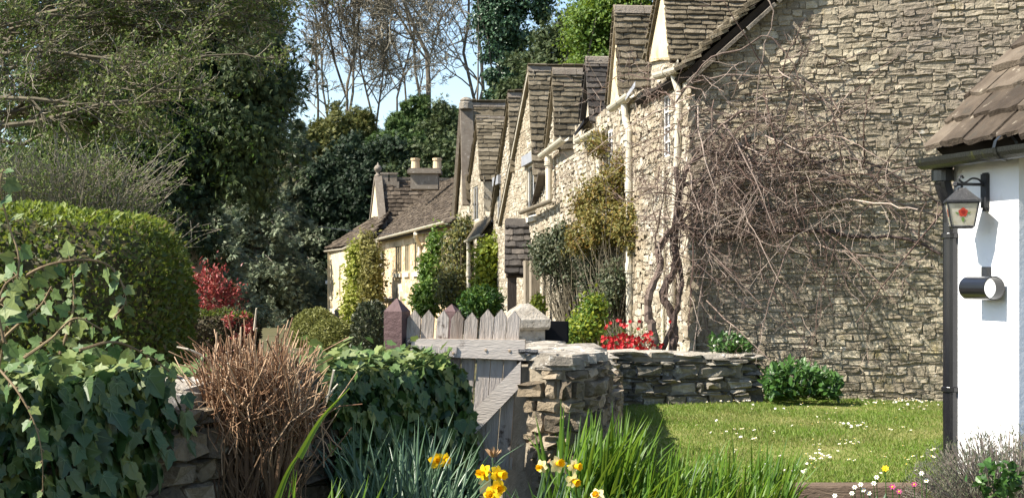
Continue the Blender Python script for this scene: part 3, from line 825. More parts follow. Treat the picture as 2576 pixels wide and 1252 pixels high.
mbl.prism([cb_ - FP * .05, ca - FP * .05, ca - FP * .05 - nn * .12, cb_ - FP * .05 - nn * .12], FP * .33)
part('gable_coping', mbl, MT['ridge'], c4, base=b4)
mbl = MB(); fa = fpx(1175, 262, .14); fb = fpx(1154, 540, .14); add_tube(mbl, [fa, fb], .07, 4); part('gable_coping', mbl, MT['ridge'], c4, base=b4)
mbl = MB(); q = ca + UP * .03 + FP * .1; lathe(mbl, [(.0, -.1), (.19, -.1), (.19, .06), (.15, .09), (.17, .13), (.10, .2), (.0, .23)], q, None, 10); part('apex_stone', mbl, MT['coping'], c4, base=b4)
ea_, eb_ = fpx(1245, 588, .3), fpx(1203, 606, .3)
ta_, tb_2 = fpt(tpx(1245), ea_[2] + .38, .03), fpt(tpx(1203), eb_[2] + .42, .03)
mbl = MB().prism([ea_, eb_, tb_2, ta_], UP * .05)
part('lean_to_roof', mbl, MT['tile'], c4, base=b4)
gutter(c4, b4, fpx(1245, 588, .3), fpx(1202, 606, .3), MT['cream_paint'], .06)
downpipe(c4, b4, [fpx(1207, 608, .28), fpx(1207, 612, .28), fpx(1207, 800, .28)], MT['cream_paint'], .05, (.4,))
mbl = MB().box(fpt(14.6, 5.62, -1.6), (.22, .2, .28)); mbl.box(fpt(14.6, 5.93, -1.6), (.27, .25, .05)); part('chimney', mbl, MT['ridge'], c4, base=b4)
# ------------------------------------------------------------------ far cream house
LD = nz(A(-.2, 1, 0)); LN = nz(A(-1, -.2, 0)); LP = -LN
L0 = A((1160 - 1288) / F * 46, 46, 0)
def lt(px):
    k = (px - 1288) / F
    return (L0[0] - L0[1] * k) / (-LD[0] + LD[1] * k)
def lpt(t, z, off=0): return L0 + LD * t + UP * z + LN * off
def lpx(px, py, off=0):
    t = lt(px); return lpt(t, EYE + (HOR - py) / F * (L0[1] + LD[1] * t), off)
def lz(px, py): t = lt(px); return EYE + (HOR - py) / F * (L0[1] + LD[1] * t)
def lbox(mb, t0, t1, z0, z1, o0, o1): mb.box(lpt((t0 + t1) / 2, (z0 + z1) / 2, (o0 + o1) / 2), (abs(t1 - t0) / 2, abs(o1 - o0) / 2, abs(z1 - z0) / 2), [LD, LN, UP])
rl = rng(21)
lb = lpt(12, -.8, -3)
far = thing('manor_house', 'far honey coloured house with mullioned windows, coped gable and long brown stone roof', 'house', lb)
EAV = 3.35
TE = lt(938)
wins = [(1043, 1057, 604, 684), (1019, 1031, 611, 686), (995, 1011, 615, 687), (952, 967, 626, 682)]
wh = []
for (a, b, y0, y1) in wins:
    ta, tb = lt(b), lt(a); tm = (ta + tb) / 2; Ym = L0[1] + LD[1] * tm
    wh.append((ta, tb, EYE + (HOR - y1) / F * Ym, EYE + (HOR - y0) / F * Ym))
mbw = MB()
ts = sorted(set([0, TE] + [x for h in wh for x in h[:2]]))
for a, b in zip(ts[:-1], ts[1:]):
    h = [h for h in wh if h[0] < (a + b) / 2 < h[1]]
    if h: lbox(mbw, a, b, -.9, h[0][2], 0, -.4); lbox(mbw, a, b, h[0][3], EAV, 0, -.4)
    else: lbox(mbw, a, b, -.9, EAV, 0, -.4)
lbox(mbw, 0, .4, -.9, EAV, -.4, -6); lbox(mbw, .4, TE, -.9, EAV, -5.6, -6)
fw = part('wall', mbw, MT['ashlar'], far, base=lb)
def fm(x, z, hw, hh):
    t, zz = x, z - .8
    if zz + hh > EAV - .02 or t > TE: return False
    return not any(h[0] - hw - .12 < t < h[1] + hw + .12 and h[2] - hh - .1 < zz < h[3] + hh + .1 for h in wh)
lst = stones_on(lpt(0, -.8, .01), LD, UP, LN, TE, EAV + .8, (.18, .26), (.3, .6), rl, .006, fm, gap=.02)
place_pieces(lst, STONES, 'stone', fw, lb, MT['ashlar'], rl, limit=0, stuff='ashlar_facing')
for h in wh:
    mbf = MB(); o = -.035; q = .07
    lbox(mbf, h[0], h[0] + q, h[2], h[3], o, .012); lbox(mbf, h[1] - q, h[1], h[2], h[3], o, .012)
    lbox(mbf, h[0] + q, h[1] - q, h[3] - q, h[3], o, .012); lbox(mbf, h[0] + q, h[1] - q, h[2], h[2] + q, o, .012)
    for i in (1, 2):
        tm = h[0] + (h[1] - h[0]) * i / 3; lbox(mbf, tm - .05, tm + .05, h[2] + q, h[3] - q, o, -.005)
    w = part('window', mbf, MT['mullion'], far, base=lb)
    for i in range(3):
        a = h[0] + (h[1] - h[0]) * i / 3; b = h[0] + (h[1] - h[0]) * (i + 1) / 3
        m_ = MB(); lbox(m_, a + .03, b - .03, h[2] + q * .8, h[3] - q * .8, o + .004, o + .012); part('pane', m_, MT['glass'], far, base=lb, parent=w)
    m_ = MB(); lbox(m_, h[0] - .1, h[1] + .1, h[2] - .16, h[2] - .005, -.1, .10); part('sill', m_, MT['sill'], far, base=lb, parent=w)
# main roof with slates
RH = 5.9
ra = lpt(-.3, EAV - .05, .3); rw = TE + .3
ss = nz(LP * 3.0 + UP * (RH - EAV)); SS = math.hypot(3.3, RH - EAV + .1); sn = nz(np.cross(LD, ss)); sn = sn if sn[2] > 0 else -sn
mbr = MB().prism([ra, ra + ss * SS, ra + ss * SS - sn * .08, ra - sn * .08], LD * rw)
back = nz(LP * 3.0 - UP * (RH - EAV))
mbr.prism([ra + ss * SS + LP * .003, ra + ss * SS + back * SS, ra + ss * SS + back * SS - UP * .1, ra + ss * SS + LP * .003 - UP * .1], LD * rw)
fr_ = part('roof', mbr, MT['under_tile'], far, base=lb)
lst = tiles_on(ra, LD, ss, sn, rw, SS, 26, (.25, .5), rl, thick=.035, grow=.4)
place_pieces(lst, TILES, 'shingle', fr_, lb, MT['tile_warm'], rl, limit=0, stuff='shingles')
gutter(far, lb, lpx(1148, 556, .34), lpx(934, 609, .34), MT['cream_paint'], .085)
for pxa, yt, yb in ((964, 606, 835), (1062, 588, 720)):
    t = lt(pxa); Yt = L0[1] + LD[1] * t
    z0, z1 = EYE + (HOR - yt) / F * Yt, EYE + (HOR - yb) / F * Yt
    downpipe(far, lb, [lpt(t - .7, z0, .34), lpt(t - .5, z0 - .15, .3), lpt(t, z0 - .45, .09), lpt(t, z1, .09)], MT['cream_paint'], .08, (.2, .8))
# cross gable with coping and ball finial
tg = lt(938); Yg_ = L0[1] + LD[1] * tg
def gpt(px, py, dY=0): return P(px, py, Yg_ + dY)
pk = gpt(944, 452); nr = gpt(957, 585, -1.6); fr = gpt(929, 585, 2.0)
mbg = MB(); zb = -.9
mbg.prism([A(nr[0], nr[1], zb), nr, pk, fr, A(fr[0], fr[1], zb)], LP * .4)
part('gable_wall', mbg, MT['render'], far, base=lb)
D = 4.6
ua = LP; s1 = pk - nr; S1 = np.linalg.norm(s1); s1 = nz(s1); n1 = nz(np.cross(ua, s1)); n1 = n1 if n1[1] < 0 else -n1
mbr = MB().prism([nr, pk, pk - n1 * .08, nr - n1 * .08], ua * D)
cg = part('cross_roof', mbr, MT['under_tile'], far, base=lb)
lst = tiles_on(nr, ua, s1, n1, D, S1, 13, (.25, .5), rl, thick=.04)
place_pieces(lst, TILES, 'shingle', cg, lb, MT['tile_warm'], rl, limit=0, stuff='shingles')
s2 = pk - fr; n2 = nz(np.cross(ua, s2)); n2 = n2 if n2[1] > 0 else -n2
mbr = MB().prism([fr, pk, pk - n2 * .08, fr - n2 * .08], ua * D); part('cross_roof', mbr, MT['tile_warm'], far, base=lb)
x = 0
while x < D:
    L = .55; mbr = MB().box(pk + ua * (x + L / 2) + UP * .06, (L / 2 - .01, .13, .06), [ua, nz(np.cross(UP, ua)), UP]); part('ridge_tile', mbr, MT['ridge'], far, base=lb); x += L
mbr = MB().prism([nr + n1 * .05 - ua * .05 + s1 * .1, pk + n1 * .05 - ua * .05 + s1 * .1, pk + n1 * .22 - ua * .05 + s1 * .1, nr + n1 * .22 - ua * .05 + s1 * .1], ua * .36); part('gable_coping', mbr, MT['ridge'], far, base=lb)
mbr = MB().prism([fr + n2 * .05 - ua * .05, pk + n2 * .05 - ua * .05, pk + n2 * .2 - ua * .05, fr + n2 * .2 - ua * .05], ua * .36); part('gable_coping', mbr, MT['ridge'], far, base=lb)
mbr = MB(); q = pk + UP * .12 + ua * .13
lathe(mbr, [(0, 0), (.17, 0), (.17, .1), (.09, .16), (.08, .24), (.13, .28), (.185, .38), (.185, .46), (.12, .56), (.05, .60), (.03, .70), (0, .72)], q, None, 12); part('finial', mbr, MT['ridge'], far, base=lb, smooth=True)
# left wing: canted bay with slit windows
WB = lb
c1, c2_, c3_ = P(890, 640, 68.5), P(862, 633, 70.5), P(826, 633, 73.5)
zt = EYE + (HOR - 632) / F * 71
def wall_seg(a, b, z0, z1, th=.4):
    d = nz((b - a) * A(1, 1, 0)); nn_ = nz(np.cross(d, UP)); nn_ = nn_ if nn_[0] < 0 else -nn_
    return [A(a[0], a[1], z0), A(b[0], b[1], z0), A(b[0], b[1], z1), A(a[0], a[1], z1)], -nn_ * th, d, nn_
mbw = MB()
for a, b in ((A(nr[0], nr[1], 0), c1), (c1, c2_)):
    p, v, d, nn_ = wall_seg(a, b, -.9, zt); mbw.prism(p, v)
p, v, d, nn_ = wall_seg(c2_, c3_, -.9, zt)
Lw = np.linalg.norm((c3_ - c2_)[:2])
slits = []
for px in (847 + 8, 838 - 4):
    k = (px - 1288) / F; tt = (c2_[0] - c2_[1] * k) / (-d[0] + d[1] * k); Yc = c2_[1] + d[1] * tt
    slits.append((tt - .13, tt + .13, EYE + (HOR - 745) / F * Yc, EYE + (HOR - 668) / F * Yc))
slits.sort()
def wseg(mbx, t0, t1, z0, z1, o0, o1): mbx.box(A(c2_[0], c2_[1], 0) + d * (t0 + t1) / 2 + UP * (z0 + z1) / 2 + nn_ * (o0 + o1) / 2, (abs(t1 - t0) / 2, abs(o1 - o0) / 2, abs(z1 - z0) / 2), [d, nn_, UP])
ts = [0] + [x for s_ in slits for x in s_[:2]] + [Lw]
for i, (a, b) in enumerate(zip(ts[:-1], ts[1:])):
    if i % 2: s_ = slits[i // 2]; wseg(mbw, a, b, -.9, s_[2], 0, -.4); wseg(mbw, a, b, s_[3], zt, 0, -.4)
    else: wseg(mbw, a, b, -.9, zt, 0, -.4)
mbw.prism([A(c3_[0], c3_[1], -.9), A(c3_[0], c3_[1], zt), A(c3_[0], c3_[1], zt) + LP * 5, A(c3_[0], c3_[1], -.9) + LP * 5], A(0, -.35, 0))
part('bay_wall', mbw, MT['render'], far, base=lb)
for s_ in slits:
    m_ = MB(); wseg(m_, s_[0], s_[1], s_[2], s_[3], -.15, -.12); w = part('window', m_, MT['glass'], far, base=lb)
    m_ = MB(); wseg(m_, (s_[0] + s_[1]) / 2 - .02, (s_[0] + s_[1]) / 2 + .02, s_[2], s_[3], -.118, -.09); part('glazing_bar', m_, MT['mullion'], far, base=lb, parent=w)
    m_ = MB(); wseg(m_, s_[0] - .08, s_[1] + .08, s_[2] - .14, s_[2] - .01, -.1, .06); part('sill', m_, MT['sill'], far, base=lb, parent=w)
m_ = MB(); z = EYE + (HOR - 782) / F * 72; wseg(m_, -.05, Lw + .03, z - .12, z + .1, 0, .1); part('string_course', m_, MT['sill'], far, base=lb)
# wing roof
ea, eb, ec = P(886, 612, 68.6), P(862, 622, 70.4), P(817, 628, 73.8)
rt = P(924, 520, 71.5) + LP * 1.2; rt2 = P(921, 560, 70)
for (a, b) in ((ec, eb), (eb, P(932, 606, 67.4))):
    u = nz(b - a); W = np.linalg.norm(b - a); apex = rt
    s_ = apex - a; s_ = s_ - u * np.dot(s_, u); S = np.linalg.norm(s_); s_ = nz(s_); n_ = nz(np.cross(u, s_)); n_ = n_ if n_[2] > 0 else -n_
    xa = np.dot(apex - a, u)
    mbr = MB().prism([a, b, apex], -n_ * .08); w_ = part('wing_roof', mbr, MT['under_tile'], far, base=lb)
    lst = tiles_on(a, u, s_, n_, W, S, 16, (.25, .5), rl, thick=.04, mask=lambda x, y: inpoly([(0, 0), (W, 0), (xa, S)])(x, y))
    place_pieces(lst, TILES, 'shingle', w_, lb, MT['tile_warm'], rl, limit=0, stuff='shingles')
mbr = MB().prism([ec, rt, rt + LP * 4], -UP * .08); part('wing_roof', mbr, MT['tile_warm'], far, base=lb)
gutter(far, lb, ec - UP * .05, eb - UP * .05, MT['cream_paint'], .09); gutter(far, lb, eb - UP * .06, ea - UP * .04, MT['cream_paint'], .085)
# chimneys
for (px, w_, y0, y1, dY) in ((1075, 42, 428, 466, 6), ):
    Yc = 62; q = P(px, 450, Yc); hw = w_ / F * Yc
    m_ = MB().box(P(px - 6, 452, Yc), (hw * .82, .5, .42)); m_.box(P(px - 6, 434, Yc), (hw, .62, .07)); m_.box(P(px - 6, 428, Yc), (hw * .93, .55, .05)); ch = part('chimney', m_, MT['ridge'], far, base=lb)
    for pp in (1045, 1100):
        m_ = MB(); qq = P(pp, 426, Yc); lathe(m_, [(.19, 0), (.165, .36), (.20, .38), (.20, .46), (.13, .47), (.12, .2)], qq, None, 4 if False else 12); part('chimney_pot', m_, MT['ashlar'], far, base=lb, parent=ch)
m_ = MB()
for pp in (968, 990): m_.box(P(pp, 452, 72), (.17, .17, .3)); m_.box(P(pp, 437, 72), (.21, .21, .05))
m_.box(P(979, 470, 72), (.5, .22, .25)); part('chimney', m_, MT['ridge'], far, base=lb)
# arched doorhead, canopy, lamp
m_ = MB(); Yd = L0[1] + LD[1] * lt(1005); q = lpx(1008, 770, .0)
td = lt(1008); arch = [(td - .75, -.6)] + [(td + .75 * math.cos(a) * -1, lz(1008, 745) + .55 * math.sin(a)) for a in np.linspace(0, math.pi, 9)] + [(td + .75, -.6)]
m_.prism([lpt(t, z, .14) for t, z in arch], LN * -.13); dh = part('doorhead', m_, MT['sill'], far, base=lb)
arch2 = [(td - .5, -.6)] + [(td - .5 * math.cos(a), lz(1008, 748) + .4 * math.sin(a)) for a in np.linspace(0, math.pi, 9)] + [(td + .5, -.6)]
m_ = MB().prism([lpt(t, z, .16) for t, z in arch2], LN * -.015); part('door', m_, MT['old_board'], far, base=lb)
m_ = MB().box(lpx(985, 752, .9), (1.2, .95, .05), [LD, LN, UP]); m_.box(lpx(985, 757, .9), (1.1, .85, .08), [LD, LN, UP]); part('canopy', m_, MT['lead'], far, base=lb)
m_ = MB(); q = P(849, 790, 70.2); add_tube(m_, [q + A(.5, .3, .3), q + A(.2, .1, .42), q + A(0, 0, .3)], .03, 5); lathe(m_, [(0, .3), (.16, .18), (.11, -.15), (0, -.2)], q, None, 6); part('wall_lantern', m_, MT['iron'], far, base=lb)
m_ = MB(); q = P(824, 709, 73.4); lathe(m_, [(0, -.12), (.12, -.08), (.12, .06), (0, .1)], q, None, 10); part('alarm_box', m_, MT['white_paint'], far, base=lb)
m_ = MB(); add_tube(m_, smoothpath([P(800, 570, 72), P(960, 588, 64), P(1160, 583, 44)], 20), .012, 4); single('overhead_wire', m_, MT['iron'], 'thin dark wire strung across the front of the far house', 'wire', P(960, 588, 64))

# ------------------------------------------------------------------ white cottage on the right
wr = rng(31)
wA = A(2.73, 9.1, 0); wD = nz(A(.238, -.971, 0)); wN = nz(A(-.971, -.238, 0)); wI = -wN
def wp(s, z, off=0): return wA + wD * s + UP * z + wN * off
wb = A(3.6, 8.9, .3)
wc = thing('cottage', 'low whitewashed cottage with big stone roof slabs and black gutter at the right edge', 'cottage', wb)
SC_ = .682
mbw = MB()
gt = 2.30
mbw.prism([wp(-.02, .2), wp(SC_, .2), wp(SC_, gt), wp(-.02, gt)], wI * .35)
e1 = wD
mbw.prism([wp(SC_ - .35, .2, -.35) , wp(SC_, .2, -.35), wp(SC_, gt, -.35), wp(SC_ - .35, gt, -.35)], wI * 2.6)
mbw.prism([wp(SC_ - .35, gt, -.35), wp(SC_, gt, -.35), wp(SC_, gt + .3, -.35)], wI * .002)
mbw.prism([wp(-.02, .2, -.35), wp(-.02, gt, -.35), wp(.3, gt, -.35), wp(.3, .2, -.35)], wI * 2.6)
part('wall', mbw, MT['whitewash'], wc, base=wb)
E0 = P(2348, 389, 9.15); E1d = nz(A(.245, -1.0, 0)); EL = 1.75
pitch = R(48)
rs = nz(nz(A(.97, .238, 0)) * math.cos(pitch) + UP * math.sin(pitch)); rn_ = nz(np.cross(E1d, rs)); rn_ = rn_ if rn_[2] > 0 else -rn_
RS = 1.5
e_ = E0 + nz(A(.97, .238, 0)) * .02 + UP * .035
mbr = MB().prism([e_, e_ + rs * RS, e_ + rs * RS - rn_ * .06, e_ - rn_ * .06], E1d * EL)
wroof = part('roof', mbr, MT['under_tile'], wc, base=wb)
lst = tiles_on(e_ - rs * .06, E1d, rs, rn_, EL, RS, 8, (.2, .38), wr, thick=.026, grow=.5)
place_pieces(lst, TILES, 'slab', wroof, wb, MT['tile_warm'], wr)
mbs = MB(); sf = MB().prism([e_ - rn_ * .07, e_ + rs * .3 - rn_ * .07, e_ + nz(A(.97, .238, 0)) * .30 - rn_ * .16, e_ - UP * .11], E1d * EL)
part('soffit', sf, MT['black_paint'], wc, base=wb)
gutter(wc, wb, E0 + wN * .06 + UP * -.03, E0 + wN * .06 + E1d * EL + UP * -.04, MT['gutter_black'], .068)
pz = lambda px, py, Y: P(px, py, Y)
Yq = 9.12
mbp = MB()
pp = smoothpath([P(2371, 418, Yq), P(2371, 455, Yq), P(2378, 485, Yq), P(2391, 515, Yq)], 9)
pp = np.vstack([pp, [P(2393, 560, Yq)], [P(2393, 1170, Yq)]])
add_tube(mbp, pp, .051, 16)
lathe(mbp, [(.052, 0), (.068, .005), (.068, .075), (.06, .08), (.066, .085), (.066, .10), (.052, .105)], P(2371, 458, Yq), None, 16)
for y in (600, 985):
    lathe(mbp, [(.051, 0), (.060, .004), (.060, .03), (.051, .034)], P(2393, y, Yq), None, 16)
    mbp.box(P(2393, y - 6, Yq) + A(.05, .04, 0), (.05, .006, .015))
part('downpipe', mbp, MT['black_paint'], wc, base=wb, smooth=False)
# lantern
lq = wp(.35, 0, 0); lz_ = lambda py: EYE + (HOR - py) / F * 8.74
lb_ = wp(.35, lz_(480), 0)
lan = thing('wall_lantern', 'black wall lantern with red rose stained glass panes on the white wall', 'lantern', lb_)
mbl = MB(); mbl.box(wp(.35, lz_(480), .012), (.03, .012, .10), [wD, wN, UP]); mbl.box(wp(.35, lz_(442), .010), (.02, .010, .018), [wD, wN, UP]); mbl.box(wp(.35, lz_(522), .010), (.018, .009, .02), [wD, wN, UP])
part('back_plate', mbl, MT['iron'], lan)
mbl = MB(); az = lz_(464)
add_tube(mbl, [wp(.35, az, .02), wp(.35, az, .20)], .009, 8)
sc = smoothpath([wp(.35, az + .005, .03), wp(.35, az + .03, .055), wp(.35, az + .035, .10), wp(.35, az + .008, .15), wp(.35, az + .03, .185), wp(.35, az + .05, .165), wp(.35, az + .035, .155)], 26)
add_tube(mbl, sc, .006, 6)
lathe(mbl, [(0, -.018), (.016, -.01), (.016, .01), (0, .018)], wp(.35, az, .205), None, 8)
part('bracket_arm', mbl, MT['iron'], lan)
lc = wp(.35, 0, .165)
rot = [nz(wD * .9 + wN * .43), nz(wN * .9 - wD * .43), UP]
def sq(h, z): 
    return [A(lc[0], lc[1], z) + rot[0] * x * h + rot[1] * y * h for x, y in ((-1, -1), (1, -1), (1, 1), (-1, 1))]
mbl = MB(); z0, z1, z2 = lz_(510), lz_(505), lz_(478)
mbl.add(np.array(sq(.098, z0) + sq(.098, z1) + sq(.03, z2) + sq(.02, z2 + .012)), [[3, 2, 1, 0]] + [[i + 4 * k, (i + 1) % 4 + 4 * k, (i + 1) % 4 + 4 * k + 4, i + 4 * k + 4] for k in range(3) for i in range(4)] + [[12, 13, 14, 15]])
add_tube(mbl, [A(lc[0], lc[1], z2), A(lc[0], lc[1], az)], .008, 6)
part('lantern_roof', mbl, MT['iron'], lan)
zt_, zb_ = lz_(511), lz_(570); ht, hb = .088, .064
mbl = MB()
T_, B_ = sq(ht, zt_), sq(hb, zb_)
for a, b in zip(T_, B_): add_tube(mbl, [a, b], .006, 4)
for ring in (T_, B_):
    for i in range(4): add_tube(mbl, [ring[i], ring[(i + 1) % 4]], .006, 4)
mbl.add(np.array(sq(hb, zb_ - .002) + sq(hb * .9, zb_ - .012)), [[3, 2, 1, 0], [4, 5, 6, 7]] + [[i, (i + 1) % 4, (i + 1) % 4 + 4, i + 4] for i in range(4)])
lf = part('lantern_frame', mbl, MT['iron'], lan)
pane_m, nt, bs = _new('leaded_pane'); bs.inputs['Base Color'].default_value = (.62, .58, .45, 1); bs.inputs['Roughness'].default_value = .35
nt.links.new(ramp(nt, [(.50, .46, .33), (.74, .71, .60)], noise(nt, 30, 3), [.3, .7]).outputs[0], bs.inputs['Base Color'])
tr = nt.nodes.new('ShaderNodeBsdfTranslucent'); tr.inputs[0].default_value = (.75, .72, .6, 1); mx = nt.nodes.new('ShaderNodeMixShader'); mx.inputs[0].default_value = .45
nt.links.new(bs.outputs[0], mx.inputs[1]); nt.links.new(tr.outputs[0], mx.inputs[2]); nt.links.new(mx.outputs[0], nt.nodes['Material Output'].inputs[0])
rose_m = plain('rose_red_glass', (.42, .05, .03), .3, .5); rose_d = plain('rose_dark_glass', (.25, .02, .015), .3, .5); rleaf = plain('rose_leaf_glass', (.12, .22, .05), .3, .5)
for i in range(4):
    a, b, c, d_ = T_[i], T_[(i + 1) % 4], B_[(i + 1) % 4], B_[i]
    cen = (a + b + c + d_) / 4; nn2 = nz(np.cross(b - a, d_ - a)); nn2 = nn2 if np.dot(nn2, cen - A(lc[0], lc[1], cen[2])) > 0 else -nn2
    pn = part('pane', MB().add([a * .94 + cen * .06, b * .94 + cen * .06, c * .94 + cen * .06, d_ * .94 + cen * .06], [[0, 1, 2, 3]]), pane_m, lan)
    uu = nz(b - a); vv = nz(np.cross(nn2, uu)); vv = vv if vv[2] > 0 else -vv
    def disc(r1, cx, cz, o, lob=0, k=16): return [cen + nn2 * o + uu * (cx + r1 * (1 + .12 * math.sin(lob * t)) * math.cos(t)) + vv * (cz + r1 * (1 + .12 * math.sin(lob * t)) * math.sin(t)) for t in np.linspace(0, 2 * math.pi, k, endpoint=False)]
    def flat(name, pts, mat): 
        part(name, MB().add(pts, [list(range(len(pts)))]), mat, lan, parent=pn)
    flat('rose', disc(.026, 0, .012, .002, 5), rose_m); flat('rose_heart', disc(.012, 0, .014, .0028, 3, 10), rose_d)
    flat('rose_leaf', [cen + nn2 * .0022 + uu * x + vv * z for x, z in ((-.022, .008), (-.034, .0), (-.045, .014), (-.034, .012))], rleaf)
    flat('rose_leaf', [cen + nn2 * .0022 + uu * x + vv * z for x, z in ((.022, .008), (.034, .0), (.045, .014), (.034, .012))], rleaf)
    flat('rose_leaf', [cen + nn2 * .0022 + uu * x + vv * z for x, z in ((0, -.014), (.010, -.026), (0, -.05), (-.010, -.026))], rleaf)
# black tube lamp
glow_m, nt, bs = _new('glow_disc'); bs.inputs['Emission Color'].default_value = (1, .97, .9, 1); bs.inputs['Emission Strength'].default_value = .6; bs.inputs['Base Color'].default_value = (.8, .8, .8, 1)  # weak emission added so the disc inside the tube shows white
tb = wp(.42, lz_(690), 0)
tl = thing('tube_lamp', 'open ended black cylinder wall light under the lantern on the white wall', 'wall light', tb)
part('bracket', MB().box(wp(.37, lz_(690), .016), (.03, .016, .045), [wD, wN, UP]).box(wp(.40, lz_(706), .04), (.014, .04, .012), [wD, wN, UP]), MT['iron'], tl)
tc = wp(.43, lz_(724), .085)
mbl = MB(); lathe(mbl, [(.070, -.135), (.070, .135), (.064, .135), (.064, -.128), (.05, -.128)], tc, [nz(np.cross(wD, UP)), UP, wD], 24); part('tube', mbl, MT['black_paint'], tl, smooth=False)
mbl = MB(); lathe(mbl, [(.0, .05), (.0635, .05)], tc, [nz(np.cross(wD, UP)), UP, wD], 24); lathe(mbl, [(0, -.13), (.066, -.13)], tc, [nz(np.cross(wD, UP)), UP, wD], 24); part('lens', mbl, glow_m, tl)
# ------------------------------------------------------------------ garden walls
gr = rng(41)
TOP = 1.185
# curved wall right of the gate, sweeping back towards the lawn
fp = smoothpath([(0.105, 7.80, 0), (.27, 7.70, 0), (.41, 7.84, 0), (.49, 8.15, 0), (.53, 8.6, 0), (.54, 9.1, 0)], 22)
back = [(.45, 9.55, 0), (.25, 10.3, 0), (.0, 10.6, 0), (-.12, 10.4, 0), (-.10, 8.3, 0)]
foot = np.vstack([fp, np.array(back, float)])
gb = A(.2, 8.6, .15)
gwall = thing('garden_wall', 'curved rubble garden wall with flat lichened coping beside the gate', 'garden wall', gb)
mbw = MB(); q = foot.copy(); q[:, 2] = .1; mbw.prism(q, UP * (TOP - .1 - .06)); gw = part('wall', mbw, MT['mortar'], gwall)
lst = []
seg = np.linalg.norm(np.diff(fp[:, :2], axis=0), axis=1); cum = np.concatenate([[0], np.cumsum(seg)])
z = .1
while z < TOP - .08:
    ch = gr.uniform(.05, .11); x = -gr.uniform(0, .1); zt2 = min(z + ch, TOP - .06)
    while x < cum[-1]:
        L = gr.uniform(.06, .18); xc = x + L / 2
        if 0 < xc < cum[-1]:
            i = min(np.searchsorted(cum, xc) - 1, len(seg) - 1); i = max(i, 0)
            p = fp[i] + (fp[i + 1] - fp[i]) * (xc - cum[i]) / seg[i]; dd = nz(fp[i + 1] - fp[i]); nn_ = A(dd[1], -dd[0], 0)
            d_ = .03 * gr.uniform(.5, 1.6); hh = (zt2 - z)
            tn = nz(nn_ + dd * gr.normal() * .08 + UP * gr.normal() * .08); a = gr.normal() * .05
            lst.append(m4((dd * math.cos(a) + UP * math.sin(a)) * (L / 2 - .006), tn * d_, (UP * math.cos(a) - dd * math.sin(a)) * (hh / 2 * gr.uniform(.85, 1.0) - .004), A(p[0], p[1], (z + zt2) / 2) + nn_ * .012))
        x += L
    z = zt2
place_pieces(lst, STONES, 'stone', gw, gb, MT['rubble_dark'], gr)
# coping slabs: voronoi-like irregular flags over the top
ctr = np.array([.2, 9.0])
inner = inpoly(foot[:, :2])
def flag(cx, cy, rx, ry, z, ang):
    k = 9; a = np.linspace(0, 2 * math.pi, k, endpoint=False) + gr.uniform(0, 1)
    rr_ = 1 + gr.normal(size=k) * .10
    x = np.cos(a) * rx * rr_; y = np.sin(a) * ry * rr_
    X = cx + x * math.cos(ang) - y * math.sin(ang); Y = cy + x * math.sin(ang) + y * math.cos(ang)
    t = gr.uniform(.028, .045)
    lo = np.stack([X * 1, Y, np.full(k, z - t)], 1); up = np.stack([cx + (X - cx) * .95, cy + (Y - cy) * .95, z + gr.normal(size=k) * .006], 1)
    return MB().add(np.vstack([lo, up, [[cx, cy, z + .008]]]), [[i, (i + 1) % k, k + (i + 1) % k, k + i] for i in range(k)] + [[k + i, k + (i + 1) % k, 2 * k] for i in range(k)] + [list(range(k))[::-1]])
for i in range(0, len(fp) - 1, 2):
    p = fp[i]; dd = nz(fp[i + 1] - fp[i]); nn_ = A(dd[1], -dd[0], 0)
    c = p - nn_ * .135
    part('coping_slab', flag(c[0], c[1], .13 + .02 * gr.random(), .17, TOP + gr.normal() * .008, math.atan2(dd[1], dd[0])), MT['coping'], gwall)
for y in np.arange(8.05, 10.5, .26):
    for x in np.arange(-.02, .6, .24):
        cx, cy = x + gr.normal() * .02, y + gr.normal() * .03
        if inner(cx, cy) and inner(cx + .12, cy) : part('coping_slab', flag(cx, cy, .145, .15, TOP - .004 + gr.normal() * .008, gr.uniform(0, 1)), MT['coping'], gwall)
# low wall joining it to the dry stone wall
def dry_wall(root, bb, a, b, h0, h1, th, n_side, mat, course, length, cop=True, z0=.2, ends=True):
    a, b = A(*a, 0), A(*b, 0); u = nz(b - a); n = A(u[1], -u[0], 0) * n_side; W = np.linalg.norm(b - a)
    mb_ = MB().prism([a + UP * z0, b + UP * z0, b + UP * (h1 - .04), a + UP * (h0 - .04)], -n * th)
    w = part('wall', mb_, MT['mortar'], root, base=bb)
    l = stones_on(a + UP * z0, u, UP, n, W, max(h0, h1) - z0, course, length, gr, .038, lambda x, z, hw, hh: 0 < x < W and z0 + z + hh < h0 + (h1 - h0) * x / W - .02, gap=.006, tilt=.08)
    if ends: l += stones_on(b + UP * z0, -n, UP, u, th, h1 - z0 - .03, course, (.12, .3), gr, .04, lambda x, z, hw, hh: hw * .5 < x < th - hw * .3)
    place_pieces(l, STONES, 'stone', w, bb, mat, gr)
    if cop:
        x = 0
        while x < W:
            L = gr.uniform(.25, .55); c = a + u * (x + L / 2) - n * th * .5 + UP * (h0 + (h1 - h0) * min(1, (x + L / 2) / W) - .02)
            v, f = STONES[gr.integers(24)]
            l2 = bm4(m4(u * (L / 2 - .004), UP * .026 * gr.uniform(.7, 1.3), n * (th / 2 + .02), c), bb)
            link('coping_slab', proto_mesh('coping_slab', STONES, int(gr.integers(24)), MT['coping']), root, mat4=l2)
            x += L
    return w, u, n
lw = thing('garden_wall', 'low rubble wall running back along the left edge of the lawn', 'garden wall', A(.75, 12, .2))
